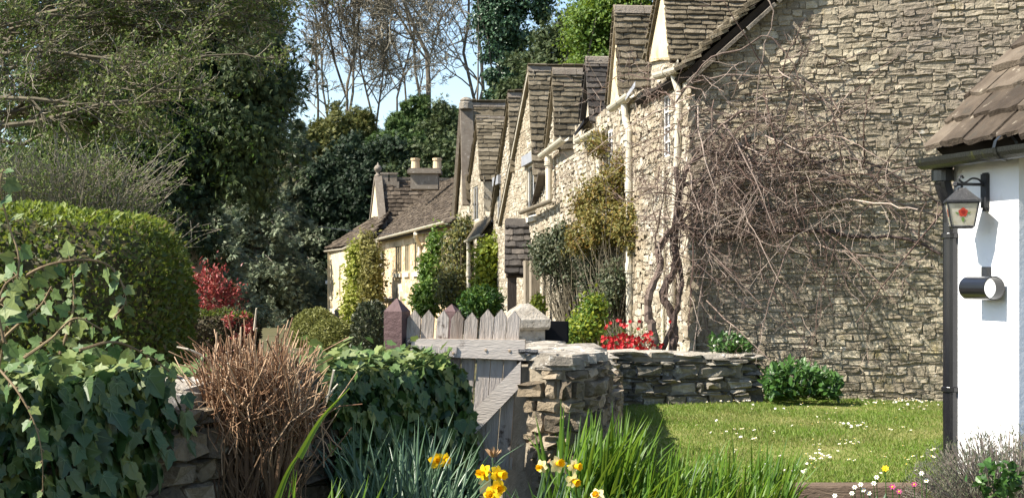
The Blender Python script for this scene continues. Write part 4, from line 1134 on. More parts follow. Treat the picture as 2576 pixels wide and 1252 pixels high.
dry_wall(lw, A(.75, 12, .2), (.60, 9.25), (.99, 14.75), .93, .86, .4, 1, MT['rubble_dark'], (.06, .12), (.12, .3), ends=False)
dwb = A(1.8, 15.1, .25)
dw = thing('dry_stone_wall', 'low dry stone wall with flat coping along the far side of the lawn', 'dry stone wall', dwb)
da, db = (.985, 14.75), P(1868, 990, 15.0)[:2]
w_, u_, n_ = dry_wall(dw, dwb, da, db, .875, .825, .5, 1, MT['dry_stone'], (.03, .10), (.09, .30), ends=False)
# squared quoins at its right-hand end
q0 = A(db[0], db[1], 0)
for (z0, h, L) in ((.33, .175, .235), (.508, .11, .25), (.62, .11, .24)):
    c = q0 + u_ * (L / 2 - .02) - n_ * .18 + UP * (z0 + h / 2)
    v, f = STONES[3 if h > .15 else 8]
    part('quoin', MB().add((np.clip(v, -1, 1) * A(L / 2, .2, h / 2)) @ np.array([u_, n_, UP]) + c, f), MT['sill'] if False else MT['dry_stone'], dw, base=dwb)
part('quoin', MB().add((np.clip(STONES[5][0], -1, 1.05) * A(.13, .2, .05)) @ np.array([u_, n_, UP]) + q0 + u_ * .1 - n_ * .18 + UP * .785, STONES[5][1]), MT['coping'], dw, base=dwb)
# pier cap and black board standing on the wall
cb = P(1320, 850, 10.0)
cap = thing('gate_pier', 'pale lichened pyramid capstone of the pier standing behind the pickets', 'pier', cb)
hw = 52 / F * 10
def sqr(h, z, ang=.2): return [cb + A(math.cos(ang) * x * h - math.sin(ang) * y * h, math.sin(ang) * x * h + math.cos(ang) * y * h, z) for x, y in ((-1, -1), (1, -1), (1, 1), (-1, 1))]
pv = np.array(sqr(hw * .82, -.25) + sqr(hw * .82, .06)); part('shaft', MB().prism(pv[:4], UP * .315), MT['cap'], cap)
rings = [sqr(hw * .98, .065), sqr(hw * 1.04, .075), sqr(hw * 1.04, .125), sqr(hw * .62, .185), sqr(hw * .18, .232)]
rr_ = np.array([p for r_ in rings for p in r_]); rr_ += gr.normal(size=rr_.shape) * .003
part('capstone', MB().add(rr_, [[3, 2, 1, 0]] + [[i + 4 * k, (i + 1) % 4 + 4 * k, (i + 1) % 4 + 4 * k + 4, i + 4 * k + 4] for k in range(4) for i in range(4)] + [[16, 17, 18, 19]]), MT['cap'], cap)
bb_ = P(1400, 862, 10.1)
bx = MB().box(bb_ + UP * .075, (.082, .012, .075), [nz(A(1, .15, -.03)), nz(A(-.15, 1, 0)), UP]); bx.box(bb_ + UP * .076 - A(0, .012, 0), (.072, .004, .064), [nz(A(1, .15, -.03)), nz(A(-.15, 1, 0)), UP])
single('black_board', bx, MT['black_board'], 'small square matt black board standing on the curved wall beside the capstone', 'board', bb_)

# timber sleeper edging
sb = P(2080, 1232, 8.62)
x0, x1 = P(1975, 1213, 8.7), P(2330, 1213, 8.55)
mbs = MB(); u = nz(x1 - x0); v = A(-u[1], u[0], 0)
c = (x0 + x1) / 2; mbs.box(A(c[0], c[1], .31), (np.linalg.norm(x1 - x0) / 2, .07, .095), [u, v, UP])
o = single('timber_sleeper', mbs, MT['sleeper'], 'weathered brown timber sleeper edging the front of the lawn', 'edging', A(c[0], c[1], .22))
bv = o.modifiers.new('b', 'BEVEL'); bv.width = .015; bv.segments = 2

# ------------------------------------------------------------------ gate
gY = 7.9
gbase = P(1160, 1190, gY)
gate = thing('picket_gate', 'weathered grey picket garden gate with pointed pickets and diagonal brace', 'gate', gbase)
GX = nz(A(1, -.12, 0)); GNn = nz(A(-.12, -1, 0))
def gp_(px, py, off=0):
    """point on the gate plane, which passes through (px 1160, Y gY)"""
    k = (px - 1288) / F; x0g = (1160 - 1288) / F * gY
    # plane: (X - p0).GNn = off
    Yp_ = (GNn[0] * x0g + GNn[1] * gY + off) / (GNn[0] * k + GNn[1])
    return P(px, py, Yp_)
tops = [(1043, 779), (1078, 779), (1116, 780), (1152, 780), (1187, 785), (1227, 777), (1261, 777), (1294, 781)]
lean = (1294 - 1264) / (1185 - 781)
for i, (px, py) in enumerate(tops):
    w2 = 15.5 + gr.normal() * .6; sh = 21
    th = .022; dx = gr.normal() * 1.2
    def pk_(x, y): return gp_(x - (y - py) * lean * (.9 + .02 * i), y, 0)
    pts = [pk_(px, py), pk_(px + w2, py + sh), pk_(px + w2 + dx * .3, 1190), pk_(px - w2 + dx * .3, 1190), pk_(px - w2, py + sh)]
    mbp = MB(); n5 = 5
    V = np.vstack([np.array(pts), np.array(pts) - GNn * th])
    mbp.add(V, [[0, 1, 2, 3, 4]], 0); mbp.add(V, [[9, 8, 7, 6, 5]], 0)
    mbp.add(V, [[i_, 5 + i_, 5 + (i_ + 1) % 5, (i_ + 1) % 5] for i_ in range(5)], 1)
    part('picket', mbp, [MT['picket'], MT['picket_edge']], gate)
def bar(name, quad, th, off, mats, m_edge=1, parent=None):
    q = [gp_(x, y, off) for x, y in quad]; V = np.vstack([q, np.array(q) - GNn * th])
    mb_ = MB().add(V, [[0, 1, 2, 3], [7, 6, 5, 4]], 0); mb_.add(V, [[i, 4 + i, 4 + (i + 1) % 4, (i + 1) % 4] for i in range(4)], m_edge)
    return part(name, mb_, mats, gate)
bar('rail', [(1034, 851), (1321, 853), (1320, 904), (1150, 903), (1034, 893)], .035, .037, [MT['rail'], MT['picket_edge']]) if False else bar('rail', [(1034, 851), (1321, 854), (1319, 905), (1034, 895)], .035, .037, [MT['rail'], MT['picket_edge']])
bar('hinge_board', [(1032, 868), (1150, 872), (1146, 897), (1032, 891)], .008, .046, [MT['picket'], MT['picket']])
bar('rail', [(1010, 1140), (1290, 1150), (1288, 1180), (1010, 1170)], .03, -.024, [MT['rail'], MT['picket_edge']])
bar('brace', [(1310, 908), (1309, 972), (1178, 1108), (1182, 1042)], .045, .048, [MT['rail'], MT['brace_edge']])
bar('strap_hinge', [(1021, 849), (1034, 849), (1034, 862), (1021, 862)], .03, .045, [MT['iron'], MT['iron']])
bar('strap_hinge', [(1021, 863), (1028, 863), (1028, 884), (1021, 884)], .03, .045, [MT['iron'], MT['iron']])
mbl = MB(); bar('latch_plate', [(1304, 878), (1318, 879), (1318, 889), (1304, 888)], .012, .05, [MT['iron'], MT['iron']])
add_tube(mbl, [gp_(1308, 884, .06), gp_(1325, 883, .065), gp_(1340, 885, .065), gp_(1353, 885, .065)], [.011, .009, .012, .013], 8); part('latch', mbl, MT['iron'], gate)
for (px, py) in ((1060, 884), (1140, 888), (1282, 882), (1222, 880)):
    mbl = MB(); lathe(mbl, [(0, .004), (.007, .003), (.008, 0)], gp_(px, py, .048 if px < 1150 else .038), [GX, UP, GNn], 8); part('nail', mbl, MT['picket_edge'], gate)
def post(px0, px1, py_top, py_sh, py_bot, Y, label):
    c = P((px0 + px1) / 2, py_bot, Y); hw = (px1 - px0) / 2 / F * Y * .80
    H1 = (py_bot - py_sh) / F * Y; H2 = (py_bot - py_top) / F * Y
    ang = -.38; ax = A(math.cos(ang), math.sin(ang), 0); ay = A(-math.sin(ang), math.cos(ang), 0)
    ring = lambda h, z: [c + ax * x * h + ay * y * h + UP * z for x, y in ((-1, -1), (1, -1), (1, 1), (-1, 1))]
    V = ring(hw, -.7) + ring(hw, H1) + ring(hw * .06, H2)
    m_ = MB().add(V, [[i + 4 * k, (i + 1) % 4 + 4 * k, (i + 1) % 4 + 4 * k + 4, i + 4 * k + 4] for k in range(2) for i in range(4)] + [[8, 9, 10, 11]])
    return single('gate_post', m_, MT['post'], label, 'gate post', c - UP * .6, 'purple brown gate posts')
post(968, 1030, 750, 782, 900, 7.95, 'purple brown pointed post that carries the picket gate at its left end')
post(1115, 1158, 765, 782, 900, 9.6, 'purple brown pointed post standing behind the third and fourth picket')

# ------------------------------------------------------------------ ivy covered wall on the left
IW = [(-2.3, 2.6), (-1.80, 4.4), (-1.55, 5.2), (-1.34, 5.9), (-.95, 6.7), (-.64, 7.2), (-.36, 7.62)]
ip = smoothpath([(x, y, 0) for x, y in IW], 60)
iseg = np.linalg.norm(np.diff(ip[:, :2], axis=0), axis=1); icum = np.concatenate([[0], np.cumsum(iseg)])
def iw(x):
    i = int(np.clip(np.searchsorted(icum, x) - 1, 0, len(iseg) - 1))
    p = ip[i] + (ip[i + 1] - ip[i]) * (x - icum[i]) / iseg[i]; d = nz(ip[i + 1] - ip[i])
    return p, d, A(d[1], -d[0], 0)
ITOP = 1.14; ITH = .42
ib = A(-1.3, 6, .1)
iwall = thing('garden_wall', 'old rubble garden wall under the ivy in the left foreground', 'garden wall', ib)
mbw = MB()
for i in range(0, 59):
    a, b = ip[i], ip[i + 1]; na = iw(icum[i])[2]; nb_ = iw(icum[i + 1])[2]
    for z0, z1 in ((.0, ITOP - .06),):
        V = [a + UP * z0, b + UP * z0, b + UP * z1, a + UP * z1, a - na * ITH + UP * z0, b - nb_ * ITH + UP * z0, b - nb_ * ITH + UP * z1, a - na * ITH + UP * z1]
        mbw.add(V, [[0, 1, 2, 3], [5, 4, 7, 6], [3, 2, 6, 7]])
mbw.add(V, [[1, 5, 6, 2]])
iww = part('wall', mbw, MT['mortar'], iwall)
lst = []; z = .1
while z < ITOP - .1:
    ch = gr.uniform(.08, .15); zt2 = min(z + ch, ITOP - .06); x = 1.5
    while x < icum[-1]:
        L = gr.uniform(.12, .28); p, dd, nn_ = iw(x + L / 2)
        a = gr.normal() * .06; d_ = .05 * gr.uniform(.7, 1.5)
        lst.append(m4((dd * math.cos(a) + UP * math.sin(a)) * (L / 2 - .007), nz(nn_ + UP * gr.normal() * .1 + dd * gr.normal() * .08) * d_, (UP * math.cos(a) - dd * math.sin(a)) * ((zt2 - z) / 2 - .006), A(p[0], p[1], (z + zt2) / 2) + nn_ * .01))
        x += L
    z = zt2
place_pieces(lst, STONES, 'stone', iww, ib, MT['rubble_dark'], gr)
x = 1.4
while x < icum[-1] - .1:
    L = gr.uniform(.2, .38); p, dd, nn_ = iw(x + L / 2)
    link('coping_slab', proto_mesh('coping_slab', STONES, int(gr.integers(24)), MT['coping']), iwall, mat4=bm4(m4(dd * (L / 2 - .004), UP * .06 * gr.uniform(.8, 1.2), nn_ * (ITH / 2 + .02), A(p[0], p[1], ITOP - .03) - nn_ * ITH / 2), ib))
    x += L
# ------------------------------------------------------------------ vegetation
def hl(a):  # objects for the leaves that show largest, one joined part for the rest
    return a
_lm = {}
def leaf_proto(kind, mat):
    if (kind, mat.name) not in _lm:
        v, f = leaf_tpl(kind); mb_ = MB().add(v, f)
        if kind == 'ivy':   # pale raised veins
            for (u, w) in ((.93, 0), (.37, .52), (.37, -.52), (-.02, .34), (-.02, -.34)):
                q = np.array([-w, u]) / math.hypot(u, w) * .017; zf = lambda a, b: .06 * abs(b) * 2 - .10 * a * a - .012 * (1 - abs(b)) + .012
                mb_.add([[q[0], q[1], .012], [-q[0], -q[1], .012], [u * .5 - q[0] * .6, w * .5 - q[1] * .6, zf(u * .5, w * .5)], [u * .5 + q[0] * .6, w * .5 + q[1] * .6, zf(u * .5, w * .5)], [u, w, zf(u, w)]], [[0, 1, 2, 3], [3, 2, 4]], 1)
        _lm[(kind, mat.name)] = mb_.mesh('leaf', [mat, MT['ivy_vein']])
    return _lm[(kind, mat.name)]
def leaf_parts(root, base, c, d, n, L, W, kind, mat, limit=290, name='leaf', rest='foliage', rest_mat=None):
    c = np.asarray(c, float); d = nz(d); s = nz(np.cross(n, d)); nn_ = np.cross(d, s); N = len(c)
    L = np.broadcast_to(np.asarray(L, float), (N,)); W = np.broadcast_to(np.asarray(W, float), (N,))
    px = 1288 + F * c[:, 0] / c[:, 1]; py = HOR - F * (c[:, 2] - EYE) / c[:, 1]
    vis = (px > -20) & (px < 2596) & (py > -20) & (py < 1272)
    face = np.abs((nn_ * nz(c - A(0, 0, EYE))).sum(1)) + .2
    sc = L * face / c[:, 1] * (vis + .01)
    od = np.argsort(-sc); me = leaf_proto(kind, mat)
    for j in od[:limit]:
        link(name, me, root, mat4=bm4(m4(d[j] * L[j], s[j] * W[j], nn_[j] * L[j], c[j]), base))
    r_ = od[limit:]
    if len(r_):
        mb_ = MB(); leaves(mb_, c[r_], d[r_], nn_[r_], L[r_], W[r_], kind)
        o = part(rest, mb_, rest_mat or mat, root, base=base, kind='stuff')
def grow(r, pts, rad, levels):
    """recursive branching; pts (n,k,3) stems; returns list of (paths, radii) per level"""
    out = [(pts, rad)]
    P_, Rr = pts, rad
    for lv in levels:
        n, k, _ = P_.shape; m = lv['n']
        t = r.uniform(lv.get('t0', .25), 1.0, size=(n, m)) ** lv.get('tp', 1.0)
        i = np.clip((t * (k - 1)).astype(int), 0, k - 2); u = t * (k - 1) - i
        ii = np.arange(n)[:, None]
        st = P_[ii, i] * (1 - u[..., None]) + P_[ii, i + 1] * u[..., None]
        tan = nz(P_[ii, i + 1] - P_[ii, i])
        rs = (Rr[ii, i] * (1 - u) + Rr[ii, i + 1] * u)
        plen = np.linalg.norm(P_[:, -1] - P_[:, 0], axis=1)[:, None]
        L = plen * lv['len'] * r.uniform(.6, 1.25, size=(n, m)) * (1.15 - .5 * t)
        rv = r.normal(size=(n, m, 3)); rv -= (rv * tan).sum(-1, keepdims=True) * tan; rv = nz(rv)
        ang = R(lv['ang']) * r.uniform(.6, 1.3, size=(n, m))[..., None]
        d = tan * np.cos(ang) + rv * np.sin(ang) + np.asarray(lv.get('bias', (0, 0, .15)))
        d = nz(d); kk = lv.get('k', 4)
        path = [st]
        for s_ in range(kk - 1):
            d = nz(d + r.normal(size=d.shape) * lv.get('wob', .2) + np.asarray(lv.get('grav', (0, 0, .05))))
            path.append(path[-1] + d * (L / (kk - 1))[..., None])
        pth = np.stack(path, 2).reshape(-1, kk, 3)
        r0 = np.maximum(rs * lv.get('rr', .6), lv['rmin'] * 1.3).reshape(-1)
        rad_ = r0[:, None] * np.linspace(1, .35, kk)[None] ; rad_ = np.maximum(rad_, lv['rmin'])
        out.append((pth, rad_)); P_, Rr = pth, rad_
    return out
def stem(r, a, b, k=8, wob=.05):
    a, b = np.asarray(a, float), np.asarray(b, float); L = np.linalg.norm(b - a)
    p = a + (b - a) * np.linspace(0, 1, k)[:, None]; w = np.cumsum(r.normal(size=(k, 3)) * wob * L / k * 2, 0); w[0] = 0
    return p + w
def crown_pts(r, c, rad, n, ncl, cr, inner=.55, flat=1.0, zmin=None):
    c = np.asarray(c, float); rad = np.asarray(rad, float)
    dirs = rdir(r, ncl); rr = r.uniform(inner, 1.0, size=(ncl, 1)) ** .6
    lump = 1 + .16 * np.sin(dirs[:, :1] * 5 + 1) * np.cos(dirs[:, 2:3] * 6)
    cc = c + dirs * rad * rr * lump
    if zmin is not None: cc[:, 2] = np.maximum(cc[:, 2], zmin)
    pick = r.integers(0, ncl, n); sc = cr * r.uniform(.6, 1.35, size=ncl)
    off = r.normal(size=(n, 3)) * .5; off[:, 2] *= flat
    p = cc[pick] + off * sc[pick][:, None]
    nrm = nz(nz(off + 1e-6) * .8 + dirs[pick] * .7 + A(0, 0, .35))
    return p, nrm, dirs[pick]
def crown_mesh(mb, r, p, nrm, out, L, kind='diamond', droop=0.0, w=.5, m=0):
    n = len(p)
    d = rdir(r, n) * .8 + out * .5 + A(0, 0, -droop)
    N_ = nrm + rdir(r, n) * .55
    LL = L * r.uniform(.6, 1.35, size=n)
    leaves(mb, p, d, N_, LL, LL * w, kind, m)
def trunk_mesh(mb, r, base, top, r0, r1, sides=8):
    p = stem(r, base, top, 8, .03); add_tube(mb, p, np.linspace(r0, r1, 8), sides)
    return p
def tree(name, label, cat, base, blobs, mat, L, seed, n, ncl, cr, kind='spray', droop=.2, w=.5, trunk=(.25, .08), bark='bark', group=None, flat=.8, limbs=10, mats=None, inner=.55):
    """blobs: list of (center, radii, share)"""
    r = rng(seed); base = np.asarray(base, float)
    root = thing(name, label, cat, base, group)
    top = np.array(blobs[0][0], float) + A(0, 0, blobs[0][1][2] * .8)
    mb_ = MB(); p = trunk_mesh(mb_, r, base - A(0, 0, .3), top, *trunk)
    for i in range(limbs):
        t = r.uniform(.3, .95); q = base + (top - base) * t; b_ = blobs[r.integers(len(blobs))]
        e = np.array(b_[0]) + rdir(r, 1)[0] * np.array(b_[1]) * .75
        add_tube(mb_, stem(r, q, e, 6, .1), np.linspace(trunk[0] * (1 - t) * .5 + .02, .012, 6), 5)
    part('trunk', mb_, MT[bark], root)
    mb_ = MB(); tot = sum(b[2] for b in blobs)
    for i, (c, rad, sh) in enumerate(blobs):
        p, nm, od = crown_pts(r, c, rad, int(n * sh / tot), int(ncl * sh / tot), cr, inner, flat)
        crown_mesh(mb_, r, p, nm, od, L, kind, droop, w, m=i % len(mats) if mats else 0)
    part('crown', mb_, [MT[x] for x in mats] if mats else MT[mat], root)
    return root
def conifer(name, label, base, h, rad, mat, seed, tiers, nb, L, droop=.25, group=None, z0=.05, mats=None):
    """drooping tiers of sprays on boughs"""
    r = rng(seed); base = np.asarray(base, float); root = thing(name, label, 'tree', base, group)
    mb_ = MB(); trunk_mesh(mb_, r, base - A(0, 0, .3), base + A(0, 0, h * .98), rad * .07, .02)
    cp = []; cd = []
    for k in range(tiers):
        t = z0 + (1 - z0) * (k + r.uniform(-.3, .3)) / tiers; t = min(max(t, .02), .98)
        R_ = rad * (1 - t) ** .75 * r.uniform(.75, 1.15)
        for j in range(nb):
            a = r.uniform(0, 2 * math.pi); Rj = R_ * r.uniform(.6, 1.1)
            e = base + A(math.cos(a) * Rj, math.sin(a) * Rj, h * t - Rj * droop + r.normal() * .1)
            s_ = base + A(0, 0, h * t + .1)
            q = np.linspace(0, 1, 6)[:, None]; pth = s_ + (e - s_) * q; pth[:, 2] += np.sin(q[:, 0] * 3) * Rj * .08
            add_tube(mb_, pth, np.linspace(.05, .01, 6), 4, caps=False)
            ns = max(20, int(80 * Rj / rad * 2))
            u = r.uniform(.22, 1.05, size=ns); w = (1.15 - u) * Rj * .32
            c = s_ + (e - s_) * u[:, None] + np.stack([-math.sin(a) * r.normal(size=ns) * w, math.cos(a) * r.normal(size=ns) * w, r.normal(size=ns) * .07 * Rj - .05], 1)
            cp.append(c); cd.append(np.tile(A(math.cos(a), math.sin(a), -.45), (ns, 1)))
    part('trunk', mb_, MT['bark'], root)
    cp = np.vstack(cp); cd = np.vstack(cd) + r.normal(size=cp.shape) * .55; n = len(cp)
    mb_ = MB(); LL = L * r.uniform(.6, 1.4, size=n); leaves(mb_, cp, cd, A(0, 0, 1) + r.normal(size=(n, 3)) * .45, LL, LL * .8, 'spray')
    part('crown', mb_, MT[mat], root)
    return root
def bush(name, label, cat, base, c, rad, mat, L, seed, n, ncl, cr, kind='oval', w=.5, group=None, mats=None, share=(.75,), droop=0., twigs=30, inner=.75, twmat='bark_brown', limit=0):
    r = rng(seed); base = np.asarray(base, float); c = np.asarray(c, float); root = thing(name, label, cat, base, group)
    mb_ = MB()
    for i in range(twigs):
        e = c + rdir(r, 1)[0] * np.array(rad) * .9
        add_tube(mb_, stem(r, base + A(*(r.normal(size=2) * .05 * rad[0]), -.05), e, 5, .12), np.linspace(.018, .005, 5) * (rad[2] + .2), 4, caps=False)
    part('stems', mb_, MT[twmat], root)
    ms = mats or [mat]; sh = list(share) + [1 - sum(share)] if mats else [1]
    for i, m_ in enumerate(ms):
        p, nm, od = crown_pts(r, c, rad, int(n * sh[i]), ncl, cr, inner)
        if limit and i == 0:
            d = rdir(r, len(p)) * .8 + od * .5 + A(0, 0, -droop); LL = L * r.uniform(.6, 1.35, size=len(p))
            leaf_parts(root, base, p, d, nm + rdir(r, len(p)) * .4, LL, LL * w, kind, MT[m_], limit)
        else:
            mb2 = MB(); crown_mesh(mb2, r, p, nm, od, L, kind, droop, w); part('foliage', mb2, MT[m_], root, kind='stuff')
    return root

# ---- background: evergreen wood on the hillside
def at(px, py, Y): return P(px, py, Y)
def bgtree(px, ytop, wpx, Y, mat, label, seed, n=34000, name='yew_tree', group='evergreens on the hillside', L=.25, mats=None, yb=None):
    top = at(px, ytop, Y); hw = wpx / F * Y; zb = gz(Y) - .2 if yb is None else at(px, yb, Y)[2]
    h = top[2] - zb; base = A(top[0], Y, zb)
    blobs = [(A(top[0], Y, zb + h * .46), (hw, hw * .8, h * .50), 3), (A(top[0] + hw * .35, Y - hw * .2, zb + h * .62), (hw * .6, hw * .5, h * .33), 1), (A(top[0] - hw * .4, Y - hw * .2, zb + h * .55), (hw * .6, hw * .5, h * .34), 1)]
    return tree(name, label, 'tree', base, blobs, mat, L, seed, n, 170, hw * .26, 'spray', .3, .7, (hw * .12, .05), group=group, mats=mats)
EV = [(832, 268, 70, 84, 'yew_gold', 'golden green yew at the left end of the hillside evergreens'), (900, 275, 60, 86, 'yew_gold', 'second golden yew of the hillside evergreens, above the ball finial'),
      (985, 285, 75, 83, 'yew_green', 'broad green yew behind the chimney pots on the hillside'), (1045, 238, 62, 88, 'yew_green', 'tallest green yew on the hillside between the bare trunks'),
      (1105, 262, 70, 85, 'yew', 'dark green yew on the hillside left of the coped gable'), (1160, 243, 55, 87, 'yew_green', 'pointed yew on the hillside just left of the coped gable top'),
      (1205, 270, 60, 82, 'yew', 'dark yew on the hillside behind the coped gable'),
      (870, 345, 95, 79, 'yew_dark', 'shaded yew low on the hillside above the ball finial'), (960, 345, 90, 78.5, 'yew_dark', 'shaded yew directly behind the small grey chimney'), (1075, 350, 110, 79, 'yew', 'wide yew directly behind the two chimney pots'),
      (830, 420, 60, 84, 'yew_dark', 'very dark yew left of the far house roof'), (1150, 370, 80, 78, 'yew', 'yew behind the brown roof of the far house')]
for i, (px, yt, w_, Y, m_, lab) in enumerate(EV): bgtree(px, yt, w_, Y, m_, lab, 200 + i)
# tall dark yews and ivy tree at right
bgtree(1300, 130, 80, 60, 'yew', 'tall dark yew behind the row, left of the highest yew', 231, 40000, L=.19)
bgtree(1440, -70, 120, 56, 'yew', 'highest dark yew rising above the middle of the row', 232, 70000, L=.18)
bgtree(1370, 60, 90, 58, 'yew', 'dark yew between the ivy covered tree and the highest yew', 233, 40000, L=.18)
tree('maple_tree', 'fresh light green leafy tree behind the tall tiled dormer roof', 'tree', A(at(1560, 0, 44)[0], 44, gz(44)), [(at(1575, 90, 44), (1.5, 1.3, 2.0), 3), (at(1520, 110, 43.5), (.9, .9, 1.2), 1.5), (at(1495, 165, 43.5), (.6, .6, .45), .7), (at(1620, 20, 44), (1.6, 1.2, 1.2), 1)], 'maple', .11, 240, 40000, 140, .45, 'diamond', .2, .7)
tree('ivy_clad_tree', 'tall tree wrapped in blue green ivy at the edge of the open sky', 'tree', A(at(1260, 0, 66)[0], 66, gz(66)), [(at(1268, 90, 66), (.9, .9, 3.6), 3), (at(1300, 10, 66), (1.6, 1, 1.8), 2), (at(1225, 15, 66), (.6, .6, 1.0), .6), (at(1285, 200, 66), (.9, .8, 1.6), 1)], 'ivy_tree', .16, 241, 36000, 160, .4, 'diamond', .4, .7)
# conifers, centre left
conifer('fir_tree', 'broad blue grey fir behind the red bush and pruned shrub', at(640, 880, 74), 11.5, 4.6, 'fir', 250, 34, 11, .27, .3, 'blue grey conifers')
conifer('fir_tree', 'second blue grey fir left of the far house, its boughs drooping', at(750, 880, 79), 12.5, 3.9, 'fir', 251, 34, 11, .27, .3, 'blue grey conifers')
conifer('fir_tree', 'blue grey fir half hidden by the clipped hedge end', at(520, 870, 68), 7.5, 4.0, 'fir', 252, 26, 11, .27, .3, 'blue grey conifers')
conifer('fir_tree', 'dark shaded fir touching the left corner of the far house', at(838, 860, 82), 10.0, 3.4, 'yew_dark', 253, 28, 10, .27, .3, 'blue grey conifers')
# bare trees against the sky
def bare(label, px, ybase, Y, h, spread, seed, rad=.30, n1=10, lean=0, mat='bark_pale', stems=1, twig=.011):
    r = rng(seed); b = at(px, ybase, Y); root = thing('bare_tree', label, 'tree', b - UP * 1.5, 'leafless trees against the sky')
    st = []
    for i in range(stems):
        e = b + A(lean + (r.normal() * spread * .25 if stems > 1 else 0), r.normal() * .5, h)
        st.append(stem(r, b - UP * 1.5, e, 9, .10))
    rad *= .42; st = np.array(st); rd = np.linspace(rad, rad * .2, 9)[None].repeat(stems, 0)
    lv = grow(r, st, rd, [dict(n=n1, len=.40, ang=52, rmin=.04, k=7, wob=.2, bias=(0, 0, .08), grav=(0, 0, .07), t0=.10, rr=.5),
                          dict(n=9, len=.5, ang=48, rmin=.024, k=6, wob=.26, bias=(0, 0, .05), grav=(0, 0, .04), rr=.55),
                          dict(n=8, len=.5, ang=48, rmin=.016, k=5, wob=.28, bias=(0, 0, .05), rr=.55),
                          dict(n=6, len=.5, ang=48, rmin=twig, k=4, wob=.25, bias=(0, 0, .05), rr=.6)])
    mb_ = MB(); V, q = tubes(*lv[0], 8); mb_.add(V, q); part('trunk', mb_, MT['bark'], root)
    mb_ = MB()
    for (p, rr_), s_ in zip(lv[1:3], (5, 4)): V, q = tubes(p, rr_, s_); mb_.add(V, q)
    part('branches', mb_, MT['bark'], root)
    mb_ = MB()
    for (p, rr_) in lv[3:]: V, q = tubes(p, rr_, 3); mb_.add(V, q)
    part('twigs', mb_, MT[mat], root, kind='stuff')
bare('leafless tree with two stout dark trunks in the middle of the sky gap', 1078, 260, 92, 14, 6, 260, .42, 11)
bare('leafless tree with a slim straight trunk at the left of the sky gap', 872, 265, 96, 16, 4, 261, .22, 12, stems=3)
bare('slender leafless tree leaning left beside the golden yews', 945, 270, 99, 14, 4, 262, .18, 10, -1.2, stems=2)
bare('leafless tree leaning right beside the ivy clad tree', 1190, 262, 90, 15, 4, 263, .30, 10, -2.0)
bare('second stem of the middle leafless trees, curving left', 1052, 258, 91.5, 13, 5, 264, .26, 10, -2.2)
bare('pale leafless tree at the left edge of the sky', 800, 300, 97, 15, 5, 265, .2, 11, stems=2)
bare('leafless tree just left of the ivy clad tree', 1215, 260, 94, 17, 4, 266, .28, 11, .6)
bare('fine twigged leafless tree behind the middle of the sky gap', 1000, 270, 108, 16, 5, 267, .2, 10, stems=2)

# ---- left: dark evergreen, twiggy tree, broom, hedge
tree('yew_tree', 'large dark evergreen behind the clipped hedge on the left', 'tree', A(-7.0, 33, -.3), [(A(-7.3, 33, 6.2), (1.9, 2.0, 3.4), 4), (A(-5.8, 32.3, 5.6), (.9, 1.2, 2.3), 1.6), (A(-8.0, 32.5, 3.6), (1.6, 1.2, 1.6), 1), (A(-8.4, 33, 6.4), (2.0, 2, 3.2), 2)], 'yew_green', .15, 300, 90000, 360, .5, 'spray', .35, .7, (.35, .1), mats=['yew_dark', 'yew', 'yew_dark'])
tree('yew_tree', 'dark evergreen filling the upper left corner behind bare twigs', 'tree', A(-10.8, 35, -.3), [(A(-10.6, 35, 5), (2.8, 2.2, 5.2), 4)], 'yew_green', .16, 301, 50000, 260, .6, 'spray', .35, .7, (.35, .1), mats=['yew_green'])
r = rng(310)
tb_ = A(-8.4, 20.5, .1)
root = thing('twiggy_tree', 'leafing twiggy tree spreading over the upper left of the picture', 'tree', tb_)
sts = []
for i in range(26):
    z = r.uniform(3.5, 6.4); y = 20 + r.normal() * 1.0
    x0 = r.uniform(-8.2, -6.2); ex = r.uniform(1.6, 4.6) * (1 if z > 4.1 else .55)
    sts.append(stem(r, A(x0, y, z), A(min(x0 + ex, -2.9), y + r.normal() * .6, z + r.uniform(-.1, .7)), 8, .09))
sts = np.array(sts); rd = np.linspace(.035, .010, 8)[None].repeat(len(sts), 0)
lv = grow(r, sts, rd, [dict(n=12, len=.36, ang=42, rmin=.006, k=5, wob=.2, bias=(.15, 0, .0), grav=(.04, 0, .0), t0=.08),
                       dict(n=8, len=.42, ang=42, rmin=.0042, k=4, wob=.22, bias=(.1, 0, .05)), dict(n=3, len=.5, ang=40, rmin=.0035, k=3, wob=.2)])
mb_ = MB(); trunk = stem(r, tb_, A(-8.0, 20.5, 6.5), 8, .04); add_tube(mb_, trunk, np.linspace(.16, .06, 8), 8)
for s_ in sts: add_tube(mb_, np.vstack([trunk[int(r.integers(3, 7))], s_[0]]), [.03, .035], 5)
part('trunk', mb_, MT['bark'], root)
mb_ = MB(); V, q = tubes(*lv[0], 5); mb_.add(V, q); V, q = tubes(*lv[1], 4); mb_.add(V, q); part('branches', mb_, MT['bark_brown'], root)
mb_ = MB()
for p, rr_ in lv[2:]: V, q = tubes(p, rr_, 3); mb_.add(V, q)
part('twigs', mb_, MT['bark_pale'], root, kind='stuff')
tipp = lv[2][0][:, 1:].reshape(-1, 3); NN = 34000; pk = tipp[r.integers(0, len(tipp), NN)] + r.normal(size=(NN, 3)) * .05
mb_ = MB(); LL = r.uniform(.035, .075, NN); leaves(mb_, pk, rdir(r, NN) + A(.2, 0, .2), rdir(r, NN) + UP, LL, LL * .55, 'diamond'); part('foliage', mb_, MT['rust_leaf'], root, kind='stuff')
pk = A(-5.6, 19.8, 3.9) + r.normal(size=(5000, 3)) * A(1.1, .5, .55); cl = pk[r.integers(0, 260, 5000)] + r.normal(size=(5000, 3)) * A(.16, .12, .06)
